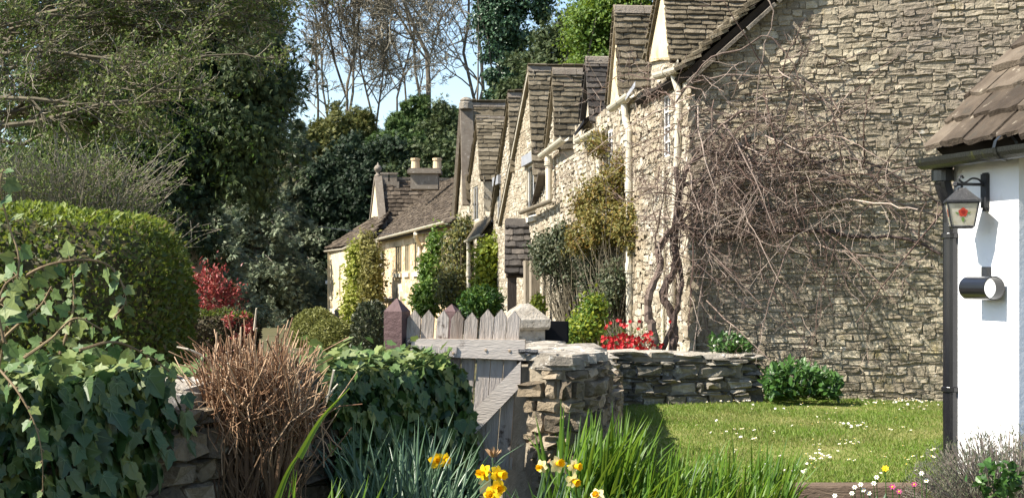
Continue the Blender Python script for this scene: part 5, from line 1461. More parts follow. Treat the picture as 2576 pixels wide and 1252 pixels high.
mb_ = MB(); LL = r.uniform(.03, .07, 5000); leaves(mb_, cl, rdir(r, 5000), rdir(r, 5000) * .5 + UP, LL, LL * .5, 'diamond'); part('foliage', mb_, MT['fresh'], root, kind='stuff')
# broom-like arching shrub
r = rng(320)
bb2 = A(-4.9, 16.2, .1)
root = thing('arching_shrub', 'fine arching grey green shrub above the left part of the hedge', 'shrub', bb2)
n = 420; a = r.uniform(-math.pi, math.pi, n); rad = r.uniform(.3, 1.25, n); hgt = r.uniform(2.0, 3.05, n)
t = np.linspace(0, 1, 7)
X = bb2[0] + r.normal(size=n)[:, None] * .2 + (np.cos(a) * rad)[:, None] * t ** 1.5; Yv = bb2[1] + (np.sin(a) * rad * .7)[:, None] * t ** 1.5; Zv = bb2[2] + hgt[:, None] * (t * 1.25 - .3 * t ** 3)
pth = np.stack([X, Yv, Zv], -1)
lv = grow(r, pth, np.linspace(.009, .003, 7)[None].repeat(n, 0), [dict(n=9, len=.2, ang=35, rmin=.0028, k=3, wob=.2, bias=(.1, 0, -.05), t0=.35)])
mb_ = MB(); V, q = tubes(*lv[0], 4); mb_.add(V, q); V, q = tubes(*lv[1], 3); mb_.add(V, q); part('stems', mb_, MT['bark_pale'], root)
tp_ = lv[1][0][:, 1:].reshape(-1, 3); N = 24000; pk = tp_[r.integers(0, len(tp_), N)] + r.normal(size=(N, 3)) * .03
mb_ = MB(); LL = r.uniform(.025, .06, N); leaves(mb_, pk, rdir(r, N) + UP * .4, rdir(r, N) + UP, LL, LL * .45, 'diamond'); part('foliage', mb_, MT['rust_leaf'], root, kind='stuff')
# clipped hedge
def hedge(name, label, c, rad, ex, mat, tipmat, L, seed, n, base, taper=0, tipz=.75, cat='hedge', tipn=.3, core='brown_hedge'):
    r = rng(seed); root = thing(name, label, cat, base)
    d = rdir(r, n * 3); 
    s_ = (np.abs(d[:, 0]) ** ex + np.abs(d[:, 1]) ** ex + np.abs(d[:, 2]) ** ex) ** (-1 / ex)
    p = d * s_[:, None]
    g = np.sign(p) * np.abs(p) ** (ex - 1); nm = nz(g / np.asarray(rad))
    # density equalised roughly by rejection on stretched directions
    w = 1 / np.clip((d * nm).sum(1), .15, 1) * s_ ** 2; w /= w.max(); keep = r.random(len(d)) < w * 1.6; p, nm = p[keep][:n], nm[keep][:n]
    m_ = len(p)
    dep = r.exponential(.035, m_) * -1 + r.normal(size=m_) * .012 + .03 * np.sin(p[:, 0] * 9) * np.sin(p[:, 2] * 8)
    q = np.asarray(c) + p * np.asarray(rad) + nm * dep[:, None]
    istip = (p[:, 2] > tipz) | (r.random(m_) < .06)
    dd = rdir(r, m_) * .8 + nm * .6 + UP * .3; N_ = nm + rdir(r, m_) * .7; LL = L * r.uniform(.6, 1.4, m_)
    k = istip & (r.random(m_) < .75)
    for sel, mm in ((~k, mat), (k, tipmat)):
        mb_ = MB(); leaves(mb_, q[sel], dd[sel], N_[sel], LL[sel], LL[sel] * .6, 'diamond'); part('foliage', mb_, MT[mm], root, kind='stuff')
    cv = []; 
    a = np.linspace(0, 2 * math.pi, 24, endpoint=False); ph = np.linspace(-math.pi / 2, math.pi / 2, 13)
    for f_ in ph:
        for a_ in a:
            v = A(math.cos(f_) * math.cos(a_), math.cos(f_) * math.sin(a_), math.sin(f_)); sc = (np.abs(v) ** ex).sum() ** (-1 / ex); cv.append(v * sc)
    cv = np.asarray(c) + np.array(cv) * (np.asarray(rad) - .09)
    idx = np.arange(13 * 24).reshape(13, 24); qf = np.stack([idx[:-1], np.roll(idx[:-1], -1, 1), np.roll(idx[1:], -1, 1), idx[1:]], -1).reshape(-1, 4)
    part('core', MB().add(cv, qf), MT[core], root)
    return root
hedge('clipped_hedge', 'tall clipped box hedge with rounded sunlit green top, left of centre', A(-4.55, 13.6, 1.08), A(1.48, 1.3, 1.14), 4.6, 'hedge', 'hedge_lit', .055, 330, 42000, A(-4.4, 13.6, .15), tipz=.88)
# red photinia and clipped brown hedge
Yr = 30
bush('red_shrub', 'shrub of bright red young leaves beyond the hedge end', 'shrub', at(520, 850, Yr), at(528, 765, Yr), (.44, .4, .60), 'red_leaf', .085, 340, 4600, 46, .24, 'oval', .45, droop=-.5)
hedge('clipped_hedge', 'low dark copper coloured clipped hedge under the red shrub', at(545, 845, 27), A(.75, .5, .46), 3.5, 'brown_hedge', 'hedge', .06, 341, 7000, A(at(545, 845, 27)[0], 27, -.3))
bush('red_shrub', 'small shrub with a few red tips at the right end of the copper hedge', 'shrub', at(600, 880, 26.5), at(600, 822, 26.5), (.22, .2, .26), 'red_leaf', .07, 342, 900, 30, .08, 'oval', .45)
# domes before the far house
hedge('dome_bush', 'olive clipped dome bush farthest left before the far house', at(795, 845, 50), A(.82, .8, .90), 2.2, 'olive', 'olive', .10, 350, 7000, A(at(795, 845, 50)[0], 50, -.8), core='olive')
hedge('dome_bush', 'olive clipped dome bush in front of the far house corner', at(836, 868, 44), A(.70, .7, .76), 2.2, 'olive', 'olive', .09, 351, 7000, A(at(836, 868, 44)[0], 44, -.8), core='olive')
hedge('dome_bush', 'dark grey green dome bush beside the gate post', at(936, 850, 30), A(.40, .4, .72), 2.3, 'greydark', 'greydark', .075, 352, 5000, A(at(936, 850, 30)[0], 30, -.3), core='greydark')
# climbers and shrubs along the row
def climber(label, pts, mat, L, seed, n, cr, depth, cat='climber', name='climbing_plant', kind='oval', w=.6, base=None, mats=None, twigs=26, tw='bark_brown', droop=.3, tw_r=.012):
    """pts: list of (px, py, Y, rx, rz) lumps"""
    r = rng(seed); base = at(*base) if base else at(pts[-1][0], pts[-1][1], pts[-1][2]); root = thing(name, label, cat, base)
    mb_ = MB(); mbs = {m_: MB() for m_ in (mats or [mat])}; tot = sum(p[3] * p[4] for p in pts)
    for (px, py, Y, rx, rz) in pts:
        c = at(px, py, Y); s = Y / F; share = rx * rz / tot
        for i in range(max(3, int(twigs * share * 2))):
            e = c + rdir(r, 1)[0] * A(rx * s, depth, rz * s)
            add_tube(mb_, stem(r, base + A(r.normal() * .06, r.normal() * .05, 0), e, 7, .08), np.linspace(tw_r, tw_r * .3, 7), 4, caps=False)
        p, nm, od = crown_pts(r, c, (rx * s, depth, rz * s), int(n * share), max(8, int(90 * share * 2)), cr, .25)
        sel = r.random(len(p))
        ks = list(mbs); 
        for i, m_ in enumerate(ks):
            q = (sel >= i / len(ks)) & (sel < (i + 1) / len(ks))
            crown_mesh(mbs[m_], r, p[q], nm[q], od[q], L, kind, droop, w)
    part('stems', mb_, MT[tw], root)
    for m_, b_ in mbs.items(): part('foliage', b_, MT[m_], root, kind='stuff')
    return root
climber('bright lime leaved creeper climbing the left part of the far house', [(902, 690, 63, 15, 66), (896, 770, 62, 18, 45), (908, 640, 63, 12, 25)], 'lime', .19, 360, 7000, .4, .35, base=(905, 840, 63))
climber('yellow olive creeper beside the lime creeper on the far house', [(936, 690, 61, 14, 72), (934, 760, 61, 16, 40), (924, 620, 62, 8, 30)], 'olive_shrub', .15, 361, 6500, .35, .35, base=(940, 840, 61))
climber('conical fresh green shrub climbing beside the far house windows', [(1098, 615, 41, 10, 34), (1084, 680, 40, 18, 42), (1076, 750, 39, 28, 40)], 'fresh', .12, 362, 7000, .18, .4, cat='shrub', name='conical_shrub', base=(1065, 840, 40))
climber('tall olive shrub in front of the coped cottage end', [(1152, 640, 38, 30, 60), (1168, 590, 38, 22, 40), (1135, 720, 37, 32, 55), (1180, 690, 38, 22, 60)], 'olive_shrub', .09, 363, 11000, .25, .5, cat='shrub', name='tall_shrub', mats=['olive_shrub', 'olive', 'greygreen'], base=(1150, 840, 37), twigs=80)
climber('yellow green climber beside the porch on the fourth cottage', [(1235, 660, 33, 34, 45), (1225, 725, 33, 26, 40), (1250, 620, 33, 18, 20)], 'yellowgreen', .10, 364, 4500, .2, .25, base=(1235, 820, 33))
bush('round_shrub', 'dark green rounded shrub just behind the middle pickets', 'shrub', at(1212, 830, 20), at(1212, 758, 20), (.26, .25, .15), 'fresh', .06, 365, 2600, 60, .07, 'oval', .5, mats=['comfrey', 'fresh'], share=(.6,))
climber('grey green shrub growing in front of the slate porch', [(1402, 640, 23, 54, 50), (1436, 690, 23, 36, 50), (1362, 640, 23.5, 22, 36), (1420, 600, 23, 36, 26)], 'greygreen', .055, 366, 13000, .13, .35, cat='shrub', name='porch_shrub', base=(1440, 860, 22.5), twigs=60, tw_r=.009)
climber('golden and rust tinted climber with bare stems on the second cottage', [(1545, 560, 19.3, 72, 58), (1485, 590, 20, 52, 42), (1602, 560, 18.8, 44, 62), (1530, 475, 19.5, 56, 42), (1572, 425, 19.5, 22, 52), (1470, 520, 21, 36, 26), (1500, 360, 20.5, 14, 30)], 'gold', .048, 367, 24000, .13, .25, mats=['gold', 'olive_shrub', 'gold'], base=(1560, 880, 19), twigs=50, tw_r=.007, tw='bark_brown')
climber('pale stemmed climber hanging below the golden climber', [(1500, 700, 20, 34, 60), (1545, 720, 19, 26, 60), (1480, 640, 20.5, 30, 40)], 'greygreen', .045, 368, 7000, .12, .18, base=(1510, 870, 19.5), twigs=45, tw_r=.008)
climber('bright yellow green shrub right of the black board', [(1465, 830, 18, 30, 35), (1495, 790, 18.3, 28, 45), (1440, 850, 17.6, 20, 24)], 'yellowgreen', .055, 369, 5200, .10, .2, cat='shrub', name='border_shrub', mats=['yellowgreen', 'fresh'], base=(1475, 880, 18))
climber('small yellow green plant at the porch foot', [(1354, 765, 20, 10, 22)], 'yellowgreen', .05, 370, 500, .06, .08, cat='plant', name='border_plant', base=(1354, 815, 20))
# red quince
r = rng(380)
qb = at(1590, 885, 15.9)
root = thing('red_quince', 'low quince bush covered in scarlet flowers against the cottage wall', 'shrub', qb)
mb_ = MB()
for i in range(60):
    e = at(r.uniform(1515, 1672), r.uniform(815, 880), 15.9 + r.normal() * .12); add_tube(mb_, stem(r, qb + A(r.normal() * .15, 0, -.15), e, 5, .15), np.linspace(.006, .002, 5), 4, caps=False)
part('stems', mb_, MT['vine'], root)
fl = []
for i in range(190):
    px = 1515 + 155 * r.beta(1.3, 1.5); ymin = 830 + 18 * abs(math.sin(px * .05)); py = r.uniform(ymin, 884)
    if i < 14: py = r.uniform(806, 835); px = r.choice([1556, 1580, 1610, 1650, 1525, 1665]) + r.normal() * 8
    c = at(px, py, 15.75 + r.normal() * .14); k = 5; dd = nz(A(r.normal() * .5, -1, r.normal() * .5)); s_ = nz(np.cross(dd, UP)); w_ = np.cross(s_, dd)
    m2 = MB(); a = np.linspace(0, 2 * math.pi, k, endpoint=False) + r.uniform(0, 1)
    leaves(m2, np.tile(c, (k, 1)), np.cos(a)[:, None] * s_ + np.sin(a)[:, None] * w_ + dd * .35, np.tile(dd, (k, 1)), .024, .024, 'oval')
    part('flower', m2, MT['quince'], root)
N = 700; c = np.array([at(r.uniform(1515, 1670), r.uniform(825, 885), 15.9 + r.normal() * .12) for _ in range(N)])
mb_ = MB(); LL = r.uniform(.015, .03, N); leaves(mb_, c, rdir(r, N), rdir(r, N) + UP, LL, LL * .5, 'oval'); part('foliage', mb_, MT['fresh'], root, kind='stuff')

# ---- leafless vine on the gable wall
r = rng(390)
def gw_(px, py, off=.1):
    k = (px - 1288) / F; Y = (np.dot(GN, C0) + off) / (GN[0] * k + GN[1]); return P(px, py, Y)
vb = gw_(1672, 905, .25); vb[2] = .3
vine = thing('leafless_vine', 'leafless woody vine with twisted trunk tangled over the gable end wall', 'vine', vb)
def vstem(pts, r0, r1, k=26, name='branch', mat='vine', sides=7):
    p = np.array([gw_(*q) for q in pts]); p = smoothpath(p, k) + r.normal(size=(k, 3)) * .006
    m_ = MB(); add_tube(m_, p, np.linspace(r0, r1, k) * (1 + r.normal(size=k) * .08), sides); part(name, m_, MT[mat], vine); return p
mains = []
mains.append(vstem([(1650, 905, .3), (1646, 850, .34), (1632, 790, .36), (1640, 720, .36), (1662, 670, .3), (1655, 630, .3), (1680, 590, .26), (1700, 560, .2), (1712, 470, .15), (1735, 410, .12)], .048, .03, 40, 'trunk'))
mains.append(vstem([(1690, 905, .2), (1697, 840, .24), (1690, 790, .26), (1668, 740, .3), (1690, 690, .3), (1700, 640, .26), (1693, 590, .24), (1705, 500, .2), (1700, 420, .2)], .05, .03, 40, 'trunk'))
mains.append(vstem([(1655, 905, .22), (1700, 790, .3), (1712, 700, .26), (1700, 600, .2), (1720, 520, .12)], .03, .02, 26, 'trunk'))
M2 = [([(1712, 470, .12), (1800, 440, .1), (1900, 410, .12), (2000, 400, .14), (2080, 410, .1)], .024, .012),
      ([(1700, 560, .14), (1790, 600, .08), (1900, 585, .06), (2040, 580, .06), (2160, 595, .06), (2280, 600, .06), (2370, 640, .1)], .026, .014),
      ([(1690, 590, .18), (1760, 520, .1), (1840, 540, .08), (1960, 530, .08), (2060, 520, .08), (2200, 480, .1)], .022, .012),
      ([(1735, 410, .1), (1800, 330, .12), (1880, 280, .14), (1960, 330, .16), (2060, 420, .2), (2200, 490, .2), (2370, 545, .25)], .018, .009),
      ([(1735, 410, .1), (1790, 380, .12), (1850, 400, .14), (2000, 420, .2), (2150, 400, .22), (2300, 470, .2), (2372, 520, .2)], .016, .008),
      ([(1740, 210, .15), (1830, 190, .14), (1940, 195, .16), (2010, 195, .14), (2080, 260, .16), (2130, 370, .18), (2180, 420, .2)], .011, .006),
      ([(1700, 260, .2), (1780, 150, .2), (1870, 120, .22), (1925, 88, .22), (1980, 140, .2), (2010, 200, .2), (2030, 330, .2), (2010, 450, .2)], .011, .005),
      ([(1925, -10, .2), (1945, 40, .2), (1920, 130, .2), (1905, 250, .18), (1900, 380, .16), (1930, 470, .14)], .008, .005),
      ([(2030, 230, .1), (2130, 150, .1), (2230, 120, .1), (2310, 60, .1), (2350, 10, .1)], .006, .003),
      ([(2180, 420, .15), (2230, 500, .12), (2270, 560, .1), (2330, 610, .1)], .012, .007), ([(2120, 640, .1), (2128, 690, .1), (2160, 720, .12), (2178, 762, .12)], .006, .004),
      ([(1735, 600, .12), (1765, 640, .06), (1768, 780, .05), (1780, 830, .05), (1800, 850, .05)], .007, .006)]
for pts, a, b in M2: mains.append(vstem(pts, a, b))
# arching secondary branches
seeds = np.vstack([m_[4:] for m_ in [mains[i] for i in (2, 3, 4, 5, 6, 7, 12)]] + [mains[0][22:], mains[1][20:]])
sec = []
for i in range(235):
    s_ = seeds[r.integers(len(seeds))]; s_x = 1288 + F * s_[0] / s_[1]
    if i % 2: s_ = gw_(1880 + r.normal() * 150, 420 + r.normal() * 115, r.uniform(.03, .28))
    elif r.random() < (s_x - 1780) / 700: continue
    L = r.uniform(.4, 1.6); d = nz(GU * r.normal() * .9 + UP * r.normal() * .8 + GN * .25); sag = r.uniform(.0, .4) * L
    k = 9; t = np.linspace(0, 1, k)[:, None]
    p = s_ + d * L * t + UP * (-sag * t ** 2) + GN * (np.sin(t * 3) * r.uniform(.03, .22)) + np.cumsum(r.normal(size=(k, 3)) * .016, 0)
    # keep off the wall
    p = p - UP * .0
    dist = ((p - C0) * GN).sum(1); p = p + GN * np.clip(.03 - dist, 0, 1)[:, None]
    x = 1288 + F * p[:, 0] / p[:, 1]
    if x.max() > 2420 or x.min() < 1600: continue
    r0 = r.uniform(.004, .0125); sec.append(p)
    m_ = MB(); add_tube(m_, p, np.linspace(r0, r0 * .4, k), 5, caps=False); part('branch', m_, MT['vine_pale' if i % 2 else 'vine'], vine)
sec = np.array(sec)
allp = np.concatenate([sec, np.array([m_[np.linspace(0, len(m_) - 1, 9).astype(int)] for m_ in [mains[i] for i in (3, 4, 5, 6, 7)]])])
lv = grow(r, allp, np.full(allp.shape[:2], .004), [dict(n=5, len=.38, ang=55, rmin=.0024, k=5, wob=.3, bias=(-.1, -.12, 0), grav=(0, 0, -.06), t0=.05), dict(n=3, len=.4, ang=50, rmin=.0018, k=4, wob=.3, grav=(0, 0, -.05))])
mb_ = MB(); V, q = tubes(*lv[1], 4); mb_.add(V, q); V, q = tubes(*lv[2], 3); mb_.add(V, q); part('twigs', mb_, MT['vine_pale'], vine, kind='stuff')
# vine shoots reaching left across the facades
for pts in ([(1745, 240), (1660, 280), (1560, 330), (1440, 420), (1390, 470)], [(1750, 260), (1680, 330), (1560, 420), (1470, 480)], [(1700, 170), (1640, 200), (1560, 190), (1480, 250)], [(1715, 400), (1650, 380), (1580, 420)], [(1700, 500), (1640, 470), (1590, 510), (1540, 480)], [(1710, 330), (1690, 250), (1650, 230), (1620, 260)], [(1705, 560), (1650, 540), (1610, 580)], [(1712, 430), (1672, 420), (1640, 470), (1600, 450)]):
    q = smoothpath(np.array([P(x, y, C0[1] + FD[1] * max(0, tpx(x)) * .8 - .25) for x, y in pts]), 22) + r.normal(size=(22, 3)) * .008
    m_ = MB(); add_tube(m_, q, np.linspace(.008, .004, 22), 5, caps=False); part('branch', m_, MT['vine_pale'], vine)
    lv = grow(r, q[None], np.full((1, 22), .004), [dict(n=22, len=.14, ang=60, rmin=.0024, k=4, wob=.3), dict(n=4, len=.4, ang=50, rmin=.002, k=3, wob=.3)])
    mb_ = MB(); V, qq = tubes(*lv[1], 4); mb_.add(V, qq); V, qq = tubes(*lv[2], 3); mb_.add(V, qq); part('twigs', mb_, MT['vine_pale'], vine, kind='stuff')

# plants at the wall foot
def border(label, name, pxr, pyr, Y, mat, seed, n, L, base, flowers=None):
    r = rng(seed); b = at(*base); root = thing(name, label, 'plant', b)
    c = []
    for i in range(n):
        px = r.uniform(*pxr); u = (px - pxr[0]) / (pxr[1] - pxr[0]); top = pyr[0] + (pyr[1] - pyr[0]) * (abs(u - .4) * 1.2) ** 1.6 * .8
        c.append(at(px, r.uniform(top, pyr[1]), Y + r.normal() * .12))
    c = np.array(c); d = rdir(r, n) * .7 + UP * .35 + A(0, -.3, 0); LL = L * r.uniform(.6, 1.3, n)
    leaf_parts(root, b, c, d, rdir(r, n) * .5 + UP * .6 + A(-.2, -.5, 0), LL, LL * .55, 'oval', MT[mat], 290)
    mb_ = MB()
    for i in range(60): add_tube(mb_, stem(r, at(r.uniform(*pxr), pyr[1] + 6, Y), c[r.integers(n)], 4, .1), np.linspace(.006, .003, 4), 4, caps=False)
    part('stems', mb_, MT['fresh'], root)
    if flowers:
        for i in range(flowers):
            q = c[r.integers(n)] + A(0, -.06, .02); m2 = MB(); lathe(m2, [(0, -.012), (.011, 0), (.014, .014), (0, .008)], q, None, 6); part('flower', m2, MT['white_flower'], root)
border('leafy comfrey clump at the foot of the gable wall beside the dry stone wall', 'comfrey_clump', (1925, 2112), (912, 998), 14.75, 'comfrey', 400, 820, .085, (2000, 1000, 14.8), 9)
border('small leafy plant growing on top of the dry stone wall end', 'wall_plant', (1785, 1890), (838, 886), 15.35, 'comfrey', 401, 340, .055, (1840, 888, 15.35), 5)

# ---- lawn grass and daisies
r = rng(410)
N = 90000; Yv = 8.75 + 7.3 * r.random(N) ** 1.25; X = r.uniform(.64, 4.9, N); 
c = np.stack([X, Yv, lawn_z(Yv) - .004], 1); hgt = r.uniform(.018, .045, N) * (1 + .35 * np.sin(X * 3.1 + 1) * np.sin(Yv * 2.3))
d = UP + r.normal(size=(N, 3)) * A(.5, .5, .05)
mb_ = MB(); leaves(mb_, c, d, rdir(r, N) * A(1, 1, .2), hgt, hgt * .16 + .002, 'diamond'); structure('lawn_grass', mb_, MT['grass'], 'stuff')
spots = []
for i in range(240):
    if i % 3 == 0 or not spots: px, py = r.uniform(1720, 2380), 1012 + 200 * r.random() ** 1.4
    else: q = spots[r.integers(len(spots))]; px, py = q[0] + r.normal() * 24, q[1] + r.normal() * 5
    spots.append((px, py))
for (px, py) in [(2080, 1050), (2100, 1048), (1980, 1065), (2190, 1150)]: spots.append((px, py))
dm = []
for s_ in range(4):
    m_ = MB(); k = 13; a = np.linspace(0, 2 * math.pi, k, endpoint=False)
    leaves(m_, np.zeros((k, 3)), np.stack([np.cos(a), np.sin(a), np.full(k, .25)], 1), np.tile(UP, (k, 1)), .0125 + .0015 * s_, .007, 'diamond', 0)
    lathe(m_, [(0, .006), (.004, .005), (.005, .001)], (0, 0, 0), None, 7, 1)
    add_tube(m_, [(0, 0, -.045), (0, 0, 0)], .0012, 4, 2)
    dm.append(m_.mesh('daisy', [MT['daisy'], MT['daisy_eye'], MT['grass']]))
for (px, py) in spots:
    k = (px - 1288) / F
    Y = 9.
    for _ in range(4): Y = (EYE - float(lawn_z(Y))) * F / (py - HOR)
    if not (1705 < px < 2400 and 8.9 < Y < 15.2): continue
    if px < 1750 and py < 1130 and r.random() < .5: continue
    p = P(px, py, Y); a, b = r.normal() * .25, r.normal() * .25
    o = link('daisy', dm[int(r.integers(4))], None, mat4=Matrix.Translation((p[0], p[1], p[2] + .042)) @ Matrix.Rotation(a - .1, 4, 'Y') @ Matrix.Rotation(b + .15, 4, 'X') @ Matrix.Scale(r.uniform(.6, 1.0), 4))
    tag(o, 'small white daisy open in the short lawn grass', 'daisy', 'daisies scattered over the lawn')

# ---- ivy on the left wall
def ivy_cover(root, base, x0, x1, r, n, zlow, mat, sunmat, bulge, Ls, front_limit=200, top_limit=90, edge=None, lift=0.):
    c = []; nn = []; dd = []
    for i in range(n):
        x = r.uniform(x0, x1); p, d, nv = iw(x); z = r.uniform(zlow(x) if callable(zlow) else zlow, ITOP + .02 + lift)
        out = bulge(x, z) * r.uniform(.55, 1.15) + .02
        if edge and not edge(x, z, r): continue
        c.append(A(p[0], p[1], z) + nv * out); nn.append(nv + UP * .35 + r.normal(size=3) * .5); dd.append(-UP * 1.0 + nv * .25 + d * r.normal() * .55 + r.normal(size=3) * .2)
    c = np.array(c); LL = Ls * np.clip(r.lognormal(-.15, .33, len(c)), .35, 1.3)
    leaf_parts(root, base, c, dd, np.array(nn), LL, LL * 1.0, 'ivy', MT[mat], front_limit)
    c = []; nn = []; dd = []
    for i in range(int(n * .5)):
        x = r.uniform(x0, x1); p, d, nv = iw(x); w = r.uniform(-ITH * .9, .10)
        if edge and not edge(x, 1.2, r): continue
        z = ITOP + .01 + lift * r.uniform(.5, 1) + abs(r.normal()) * .04 - max(0, w) * .6
        c.append(A(p[0], p[1], z) + nv * w); nn.append(UP + r.normal(size=3) * .4 + A(-.2, 0, 0)); dd.append(nv * .7 + r.normal(size=3) * .6)
    c = np.array(c); LL = Ls * .85 * r.uniform(.5, 1.15, len(c))
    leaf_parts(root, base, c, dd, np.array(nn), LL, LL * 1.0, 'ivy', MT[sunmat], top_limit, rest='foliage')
def ix(px):   # arc length where the wall's front passes a column
    best = min(range(len(ip)), key=lambda i: abs(1288 + F * ip[i][0] / ip[i][1] - px)); return icum[best]
r = rng(420)
ivl = thing('ivy', 'dense dark green ivy hanging over the left end of the garden wall', 'ivy', A(-1.5, 5.2, .2))
xl1 = ix(500)
def edgeL(x, z, r):
    p, _, _ = iw(x); px = 1288 + F * p[0] / p[1]; py = HOR - F * (z - EYE) / p[1]
    lim = 400 - max(0, (py - 1040)) * .85 - (40 if 900 < py < 985 else 0) + r.normal() * 14
    return px < lim
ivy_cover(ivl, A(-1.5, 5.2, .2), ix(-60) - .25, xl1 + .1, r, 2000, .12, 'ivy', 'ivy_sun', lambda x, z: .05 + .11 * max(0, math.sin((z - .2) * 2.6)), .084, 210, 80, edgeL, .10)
ivr = thing('ivy', 'rounded mound of ivy over the garden wall beside the gate', 'ivy', A(-.5, 7.3, .2))
def edgeR(x, z, r):
    p, _, _ = iw(x); px = 1288 + F * p[0] / p[1]; return px > 790 + r.normal() * 18
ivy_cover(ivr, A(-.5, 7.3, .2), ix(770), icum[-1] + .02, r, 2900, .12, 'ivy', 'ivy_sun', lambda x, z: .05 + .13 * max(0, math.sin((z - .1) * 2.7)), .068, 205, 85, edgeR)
# ivy round the end of the wall
pe, de, ne = iw(icum[-1]); N = 360; c = []; nn = []; dd = []
for i in range(N):
    w = r.uniform(-ITH, .12); z = r.uniform(.15, ITOP); c.append(A(pe[0], pe[1], z) + ne * w + de * (.02 + .08 * r.random())); nn.append(de + UP * .3 + r.normal(size=3) * .4); dd.append(-UP + r.normal(size=3) * .3)
mb_ = MB(); LL = .078 * r.uniform(.6, 1.15, N); leaves(mb_, np.array(c), np.array(dd), np.array(nn), LL, LL, 'ivy'); part('foliage', mb_, MT['ivy'], ivr, kind='stuff')
mid_ = thing('ivy', 'thin fringe of small ivy leaves along the wall top behind the pruned canes', 'ivy', A(-1.15, 6.4, 1.1))
c = []; nn = []; dd = []
for i in range(330):
    px = r.uniform(380, 840); x = ix(px); p, d, nv = iw(x); c.append(A(p[0], p[1], ITOP + .02 + .04 * r.random()) - nv * r.uniform(.22, ITH + .06)); nn.append(UP + r.normal(size=3) * .4); dd.append(rdir(r, 1)[0])
leaf_parts(mid_, np.array(mid_.location), np.array(c), np.array(dd), np.array(nn), .06 * r.uniform(.6, 1.2, len(c)), .055, 'ivy', MT['ivy_sun'], 200)
# upright and arching ivy sprays
def spray(label, pts, r, nl, Ls, r0=.006, mat='ivy_sun'):
    p = smoothpath(np.array([P(*q) for q in pts]), 30); b = p[0]; root = thing('ivy_spray', label, 'ivy', b, 'ivy sprays standing up from the wall')
    m_ = MB(); add_tube(m_, p, np.linspace(r0, r0 * .4, 30), 6); part('stem', m_, MT['ivy_stem'], root)
    for i in range(nl):
        t = (i + .6) / nl * 29; j = min(int(t), 28); q = p[j] + (p[j + 1] - p[j]) * (t - j); tan = nz(p[j + 1] - p[j])
        sd = nz(np.cross(tan, A(0, -1, .3))) * (1 if i % 2 else -1); d = nz(sd * .8 + tan * .35 - UP * .45 + r.normal(size=3) * .25)
        n_ = nz(A(-.4, -.75, .5) + r.normal(size=3) * .35); L = Ls * r.uniform(.65, 1.2) * (1 - .35 * i / nl)
        st = q + d * L * .35
        m_ = MB(); add_tube(m_, [q, (q + st) / 2 + UP * .004, st], .0015, 4, caps=False); 
        s2 = nz(np.cross(n_, d)); n2 = np.cross(d, s2)
        link('leaf', leaf_proto('ivy', MT[mat]), root, mat4=bm4(m4(d * L, s2 * L, n2 * L, st), b)); part('leaf_stalk', m_, MT['ivy_stem'], root)
spray('tall leggy ivy spray rising along the left picture edge', [(-15, 990, 4.75), (20, 800, 4.7), (48, 660, 4.65), (20, 560, 4.65), (0, 470, 4.6), (8, 425, 4.6)], r, 16, .062, .005)
spray('ivy spray arching right and drooping at its tip', [(-30, 800, 4.8), (40, 715, 4.8), (110, 670, 4.8), (200, 653, 4.85), (270, 665, 4.9), (305, 710, 4.9), (315, 760, 4.9), (285, 800, 4.9)], r, 17, .058, .0065)
spray('upright short ivy spray in front of the hedge', [(150, 890, 5.0), (180, 800, 5.0), (186, 740, 5.0), (183, 690, 5.0)], r, 12, .052)
spray('leaning ivy spray with young leaves under the arching one', [(60, 900, 4.9), (130, 850, 4.95), (190, 800, 4.95), (260, 830, 5.0)], r, 11, .055)
spray('low ivy spray at the left edge above the wall', [(-20, 880, 4.7), (40, 820, 4.7), (100, 770, 4.75), (130, 720, 4.75)], r, 10, .06)
spray('ivy spray by the left edge beside the tall one', [(10, 860, 4.6), (-5, 780, 4.6), (10, 720, 4.6), (45, 690, 4.6)], r, 9, .065)
spray('pale ivy trail hanging down the front of the wall', [(0, 930, 4.35), (45, 985, 4.3), (85, 1060, 4.28), (105, 1140, 4.28), (108, 1245, 4.3)], r, 12, .045, .004)
spray('leafy ivy spray running along the wall top toward the stones', [(200, 880, 5.2), (290, 860, 5.3), (380, 900, 5.5), (440, 945, 5.6)], r, 12, .05)
for (px, py, m_, L, lab) in ((25, 985, 'ivy_sun', .07, 'a'), ): pass
# ---- pruned cane shrub
r = rng(430)
pb = A(-1.06, 6.15, .2)
ps = thing('pruned_shrub', 'hard pruned shrub of bare tan canes in front of the wall', 'shrub', pb)
knuck = []
for i in range(26):
    a = r.uniform(0, 2 * math.pi); rr_ = .18 * math.sqrt(r.random()); k_ = pb + A(math.cos(a) * rr_ * .95, math.sin(a) * rr_ * .7, r.uniform(.74, .94) - rr_ * .35)
    p = stem(r, pb + A(r.normal() * .09, r.normal() * .05, 0), k_, 7, .06); m_ = MB(); add_tube(m_, p, np.linspace(.012, .009, 7), 6); part('stem', m_, MT['cane_dark'], ps); knuck.append(k_)
for i in range(285):
    k_ = knuck[i % len(knuck)]; rel = (k_ - pb) * A(1.0, .8, 0)
    d = nz(UP * 1.0 + rel * A(1.1, 1.1, 0) + r.normal(size=3) * A(.24, .24, .18)); L = r.uniform(.14, .30)
    s_ = k_ + r.normal(size=3) * .035; e = s_ + d * L
    p = stem(r, s_, e, 5, .04); r0 = r.uniform(.0024, .0046)
    m_ = MB(); add_tube(m_, p, np.linspace(r0, r0 * .85, 5), 5, 0, caps=False)
    dd_ = nz(p[-1] - p[-2]); lathe(m_, [(r0 * .9, -.001), (0, .001)], p[-1], [nz(np.cross(dd_, A(0, 1, .2))), nz(np.cross(dd_, nz(np.cross(dd_, A(0, 1, .2))))), dd_], 5, 1)
    part('cane', m_, [MT['cane'], MT['cane_cut']], ps)
